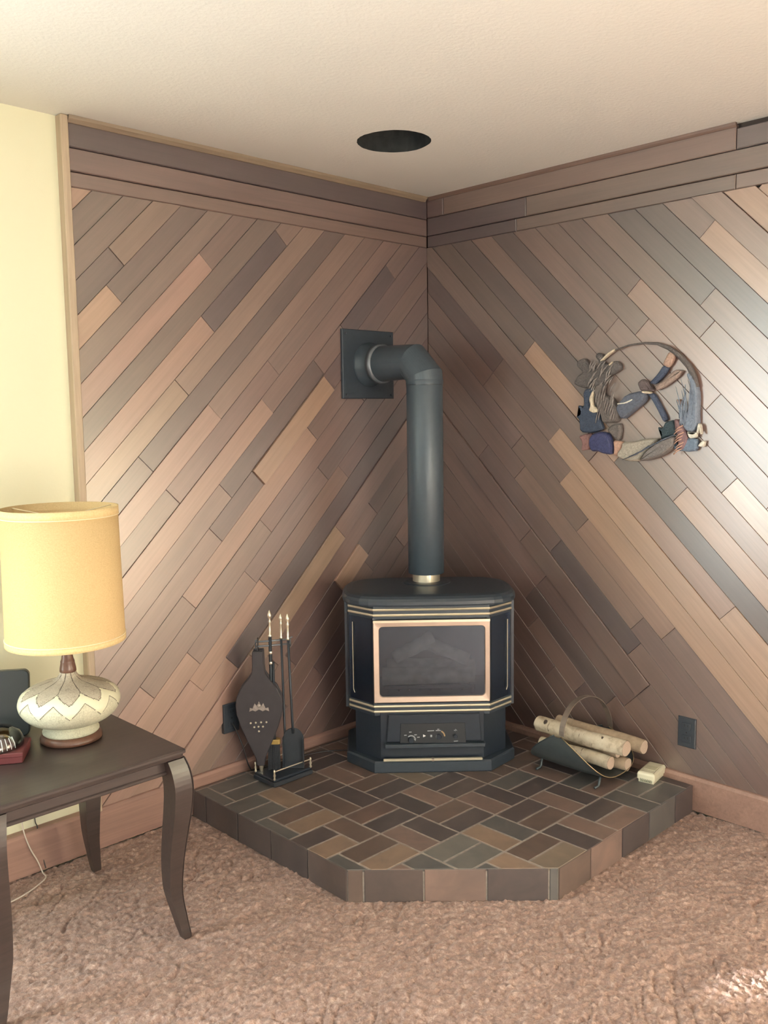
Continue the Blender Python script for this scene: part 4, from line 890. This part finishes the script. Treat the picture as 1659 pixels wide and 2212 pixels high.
cs = q.ramp(f, [(0.3, lin((212,184,136))), (0.7, lin((232,206,158)))]); q.set(cs, .9, 0, .15); q.bump(wv1, .3, .001)
tl = q.n('ShaderNodeBsdfTranslucent'); q.l(cs, tl.inputs[0]); ms = q.n('ShaderNodeMixShader'); ms.inputs[0].default_value = .16; q.l(q.b.outputs[0], ms.inputs[1]); q.l(tl.outputs[0], ms.inputs[2]); q.l(ms.outputs[0], q.out.inputs[0]); M['shade'] = q.m
SZ0, SZ1, SR0, SR1 = .290, .676, .1640, .1585
m = MB(); m.rings([[(r*math.cos(2*math.pi*j/96), r*math.sin(2*math.pi*j/96), z) for j in range(96)] for r, z in ((SR0, SZ0), (SR1, SZ1), (SR1-.0015, SZ1), (SR0-.0015, SZ0), (SR0, SZ0))], False, False); shd = m.build('lamp_shade', M['shade'], la, True)
q = NT('shade_tape'); M['tape'] = q.set(q.ramp(q.noise(q.coords((1,1,1)), 200, 2), [(0.3, lin((214,190,140))), (0.7, lin((230,206,158)))]), .85, 0, .2); M['thread'] = plain('pale_thread', (244, 228, 190), .8, 0, .03)
def hoopband(z0, z1, r0, r1, th, mat, nm):
    m = MB(); m.rings([[(r*math.cos(2*math.pi*j/96), r*math.sin(2*math.pi*j/96), z) for j in range(96)] for r, z in ((r0-.002, z0-.001), (r0+th, z0), (r1+th, z1), (r1-.0005, z1))], False, False); return m.build(nm, mat, shd, True)
rr = lambda z: SR0 + (SR1-SR0)*(z-SZ0)/(SZ1-SZ0)
hoopband(SZ0, SZ0+.016, rr(SZ0), rr(SZ0+.016), .0016, M['tape'], 'bottom_tape'); hoopband(SZ1-.022, SZ1, rr(SZ1-.022), rr(SZ1), .0016, M['tape'], 'top_tape')
hoopband(SZ0+.016, SZ0+.0185, rr(SZ0+.016), rr(SZ0+.0185), .0022, M['thread'], 'bottom_thread'); hoopband(SZ1-.0245, SZ1-.022, rr(SZ1-.0245), rr(SZ1-.022), .0022, M['thread'], 'top_thread')
m = MB()
for k in range(3):
    a = 2*math.pi*k/3; m.tube([(0,0,SZ1-.03),((SR1-.001)*math.cos(a),(SR1-.001)*math.sin(a),SZ1-.006)], .0018, 6)
m.tube([(.011,0,.315),(.045,0,.36),(.048,0,.52),(.0,0,SZ1-.03),(-.048,0,.52),(-.045,0,.36),(-.011,0,.315)], .0016, 6); m.build('shade_spider', M['brass'], shd)

# ================================================================== things beside the lamp
fr_ = empty('black_panel', (-2.135, -.205, TZ+.0004)); fr_.rotation_euler = (0, 0, math.radians(-33)); tag(fr_, 'upright black rounded panel standing behind the lamp at the left edge', 'picture frame')
M['black_gloss'] = plain('black_satin_plastic', (30, 36, 38), .35, 0, .06, 40)
o = MB(); pp = rrect(-.125, .125, .0, .188, .018, 6); o.rings([[(a, y+b*.22, b) for a, b in (inset(pp, e) if e else pp)] for y, e in ((0,.003),(.002,0),(.016,0),(.019,.004))]); o.build('frame_body', M['black_gloss'], fr_)
m = MB(); m.prism([(-.04,.0),(.04,.0),(.015,.16),(-.015,.16)], .020, .024, 0, lambda a,b,h:(a, h+b*.0+.07*(1-b/.16)+.036*(b/.16), b)); m.build('easel_stand', M['black_gloss'], fr_)
bo_ = empty('red_box', (-2.172, -.372, TZ+.0004)); bo_.rotation_euler = (0, 0, math.radians(-33)); tag(bo_, 'flat dark red box under the glass dish at the table edge', 'box')
M['red'] = plain('dark_red_card', (92, 40, 43), .55, 0, .10, 60)
MB().cbox((-.085,-.060,0),(.085,.060,.026),.002).build('box_base', M['red'], bo_); MB().cbox((-.087,-.062,.018),(.087,.062,.030),.002).build('box_lid', M['red'], bo_)
gd = empty('glass_dish', (-2.168, -.364, TZ+.0306)); gd.rotation_euler = (0, 0, math.radians(-33)); tag(gd, 'clear ribbed glass dish turned over on the red box', 'dish')
m = MB(); prf = [(.078,.0),(.079,.006),(.077,.020),(.068,.036),(.050,.048),(.026,.054),(.010,.055)]
m.rings([[((r)*math.cos(2*math.pi*j/64), r*math.sin(2*math.pi*j/64), z) for j in range(64)] for r, z in prf + [(r*.94, z-.003 if z > .004 else z) for r, z in reversed(prf)]], False, False); m.build('glass_dome', M['clear_glass'], gd, True)
for k in range(4):
    a = math.radians(-62 + 9*k); m = MB(); m.tube([(r*1.008*math.cos(a), r*1.008*math.sin(a), z) for r, z in ((.079,.006),(.077,.020),(.068,.036))], .0011, 6); m.build('rib', plain('glass_rib_%s' % 'abcd'[k], (230,236,236), .15, 0, .01, 30, 0, .8), gd, True)
MB().lathe([(.0,.055),(.010,.056),(.008,.066),(.013,.074),(.009,.082),(.001,.084)], 20).build('glass_knob', M['clear_glass'], gd, True)

# ================================================================== cords
M['white_cord'] = plain('white_cord', (206, 196, 186), .6, 0, .03); M['dark_cord'] = plain('dark_cord', (44, 42, 44), .6, 0, .05)
def cord(name, pts, r, mat, label):
    P = [Vector(p) for p in pts]; out = []
    for i in range(len(P)-1):
        p0, p1, p2, p3 = P[max(i-1,0)], P[i], P[i+1], P[min(i+2,len(P)-1)]
        for k in range(6):
            t = k/6; out.append(.5*((2*p1)+(-p0+p2)*t+(2*p0-5*p1+4*p2-p3)*t*t+(-p0+3*p1-3*p2+p3)*t**3))
    out.append(P[-1]); o = MB().tube(out, r, 8).build(name, mat, None, True); return tag(o, label, 'cord' if label else None)
cord('white_cord', [(-1.965,.010,.32),(-1.963,-.006,.17),(-1.952,-.024,.10),(-1.930,-.030,.045),(-1.918,-.034,.004),(-1.93,-.08,.003),(-2.02,-.13,.003),(-2.12,-.15,.003)], .0022, M['white_cord'], 'thin white cord dropping down the wall under the side table')
cord('dark_cord', [(-1.915,.013,.52),(-1.915,.013,.30),(-1.914,.012,.17),(-1.914,-.003,.148),(-1.912,-.005,.09),(-1.90,-.020,.006)], .0018, M['dark_cord'], 'thin dark cord against the white wall under the side table')
sc_ = cord('power_cord', [(-1.147,-.012,.302),(-1.147,-.034,.295),(-1.130,-.060,.22),(-1.10,-.055,.130),(-1.06,-.048,.1032),(-.90,-.060,.1030),(-.76,-.090,.1030),(-.66,-.17,.1030),(-.56,-.30,.1030)], .0026, M['dark_cord'], None)
sc_.parent = st; bpy.context.view_layer.update(); sc_.matrix_parent_inverse = st.matrix_world.inverted()
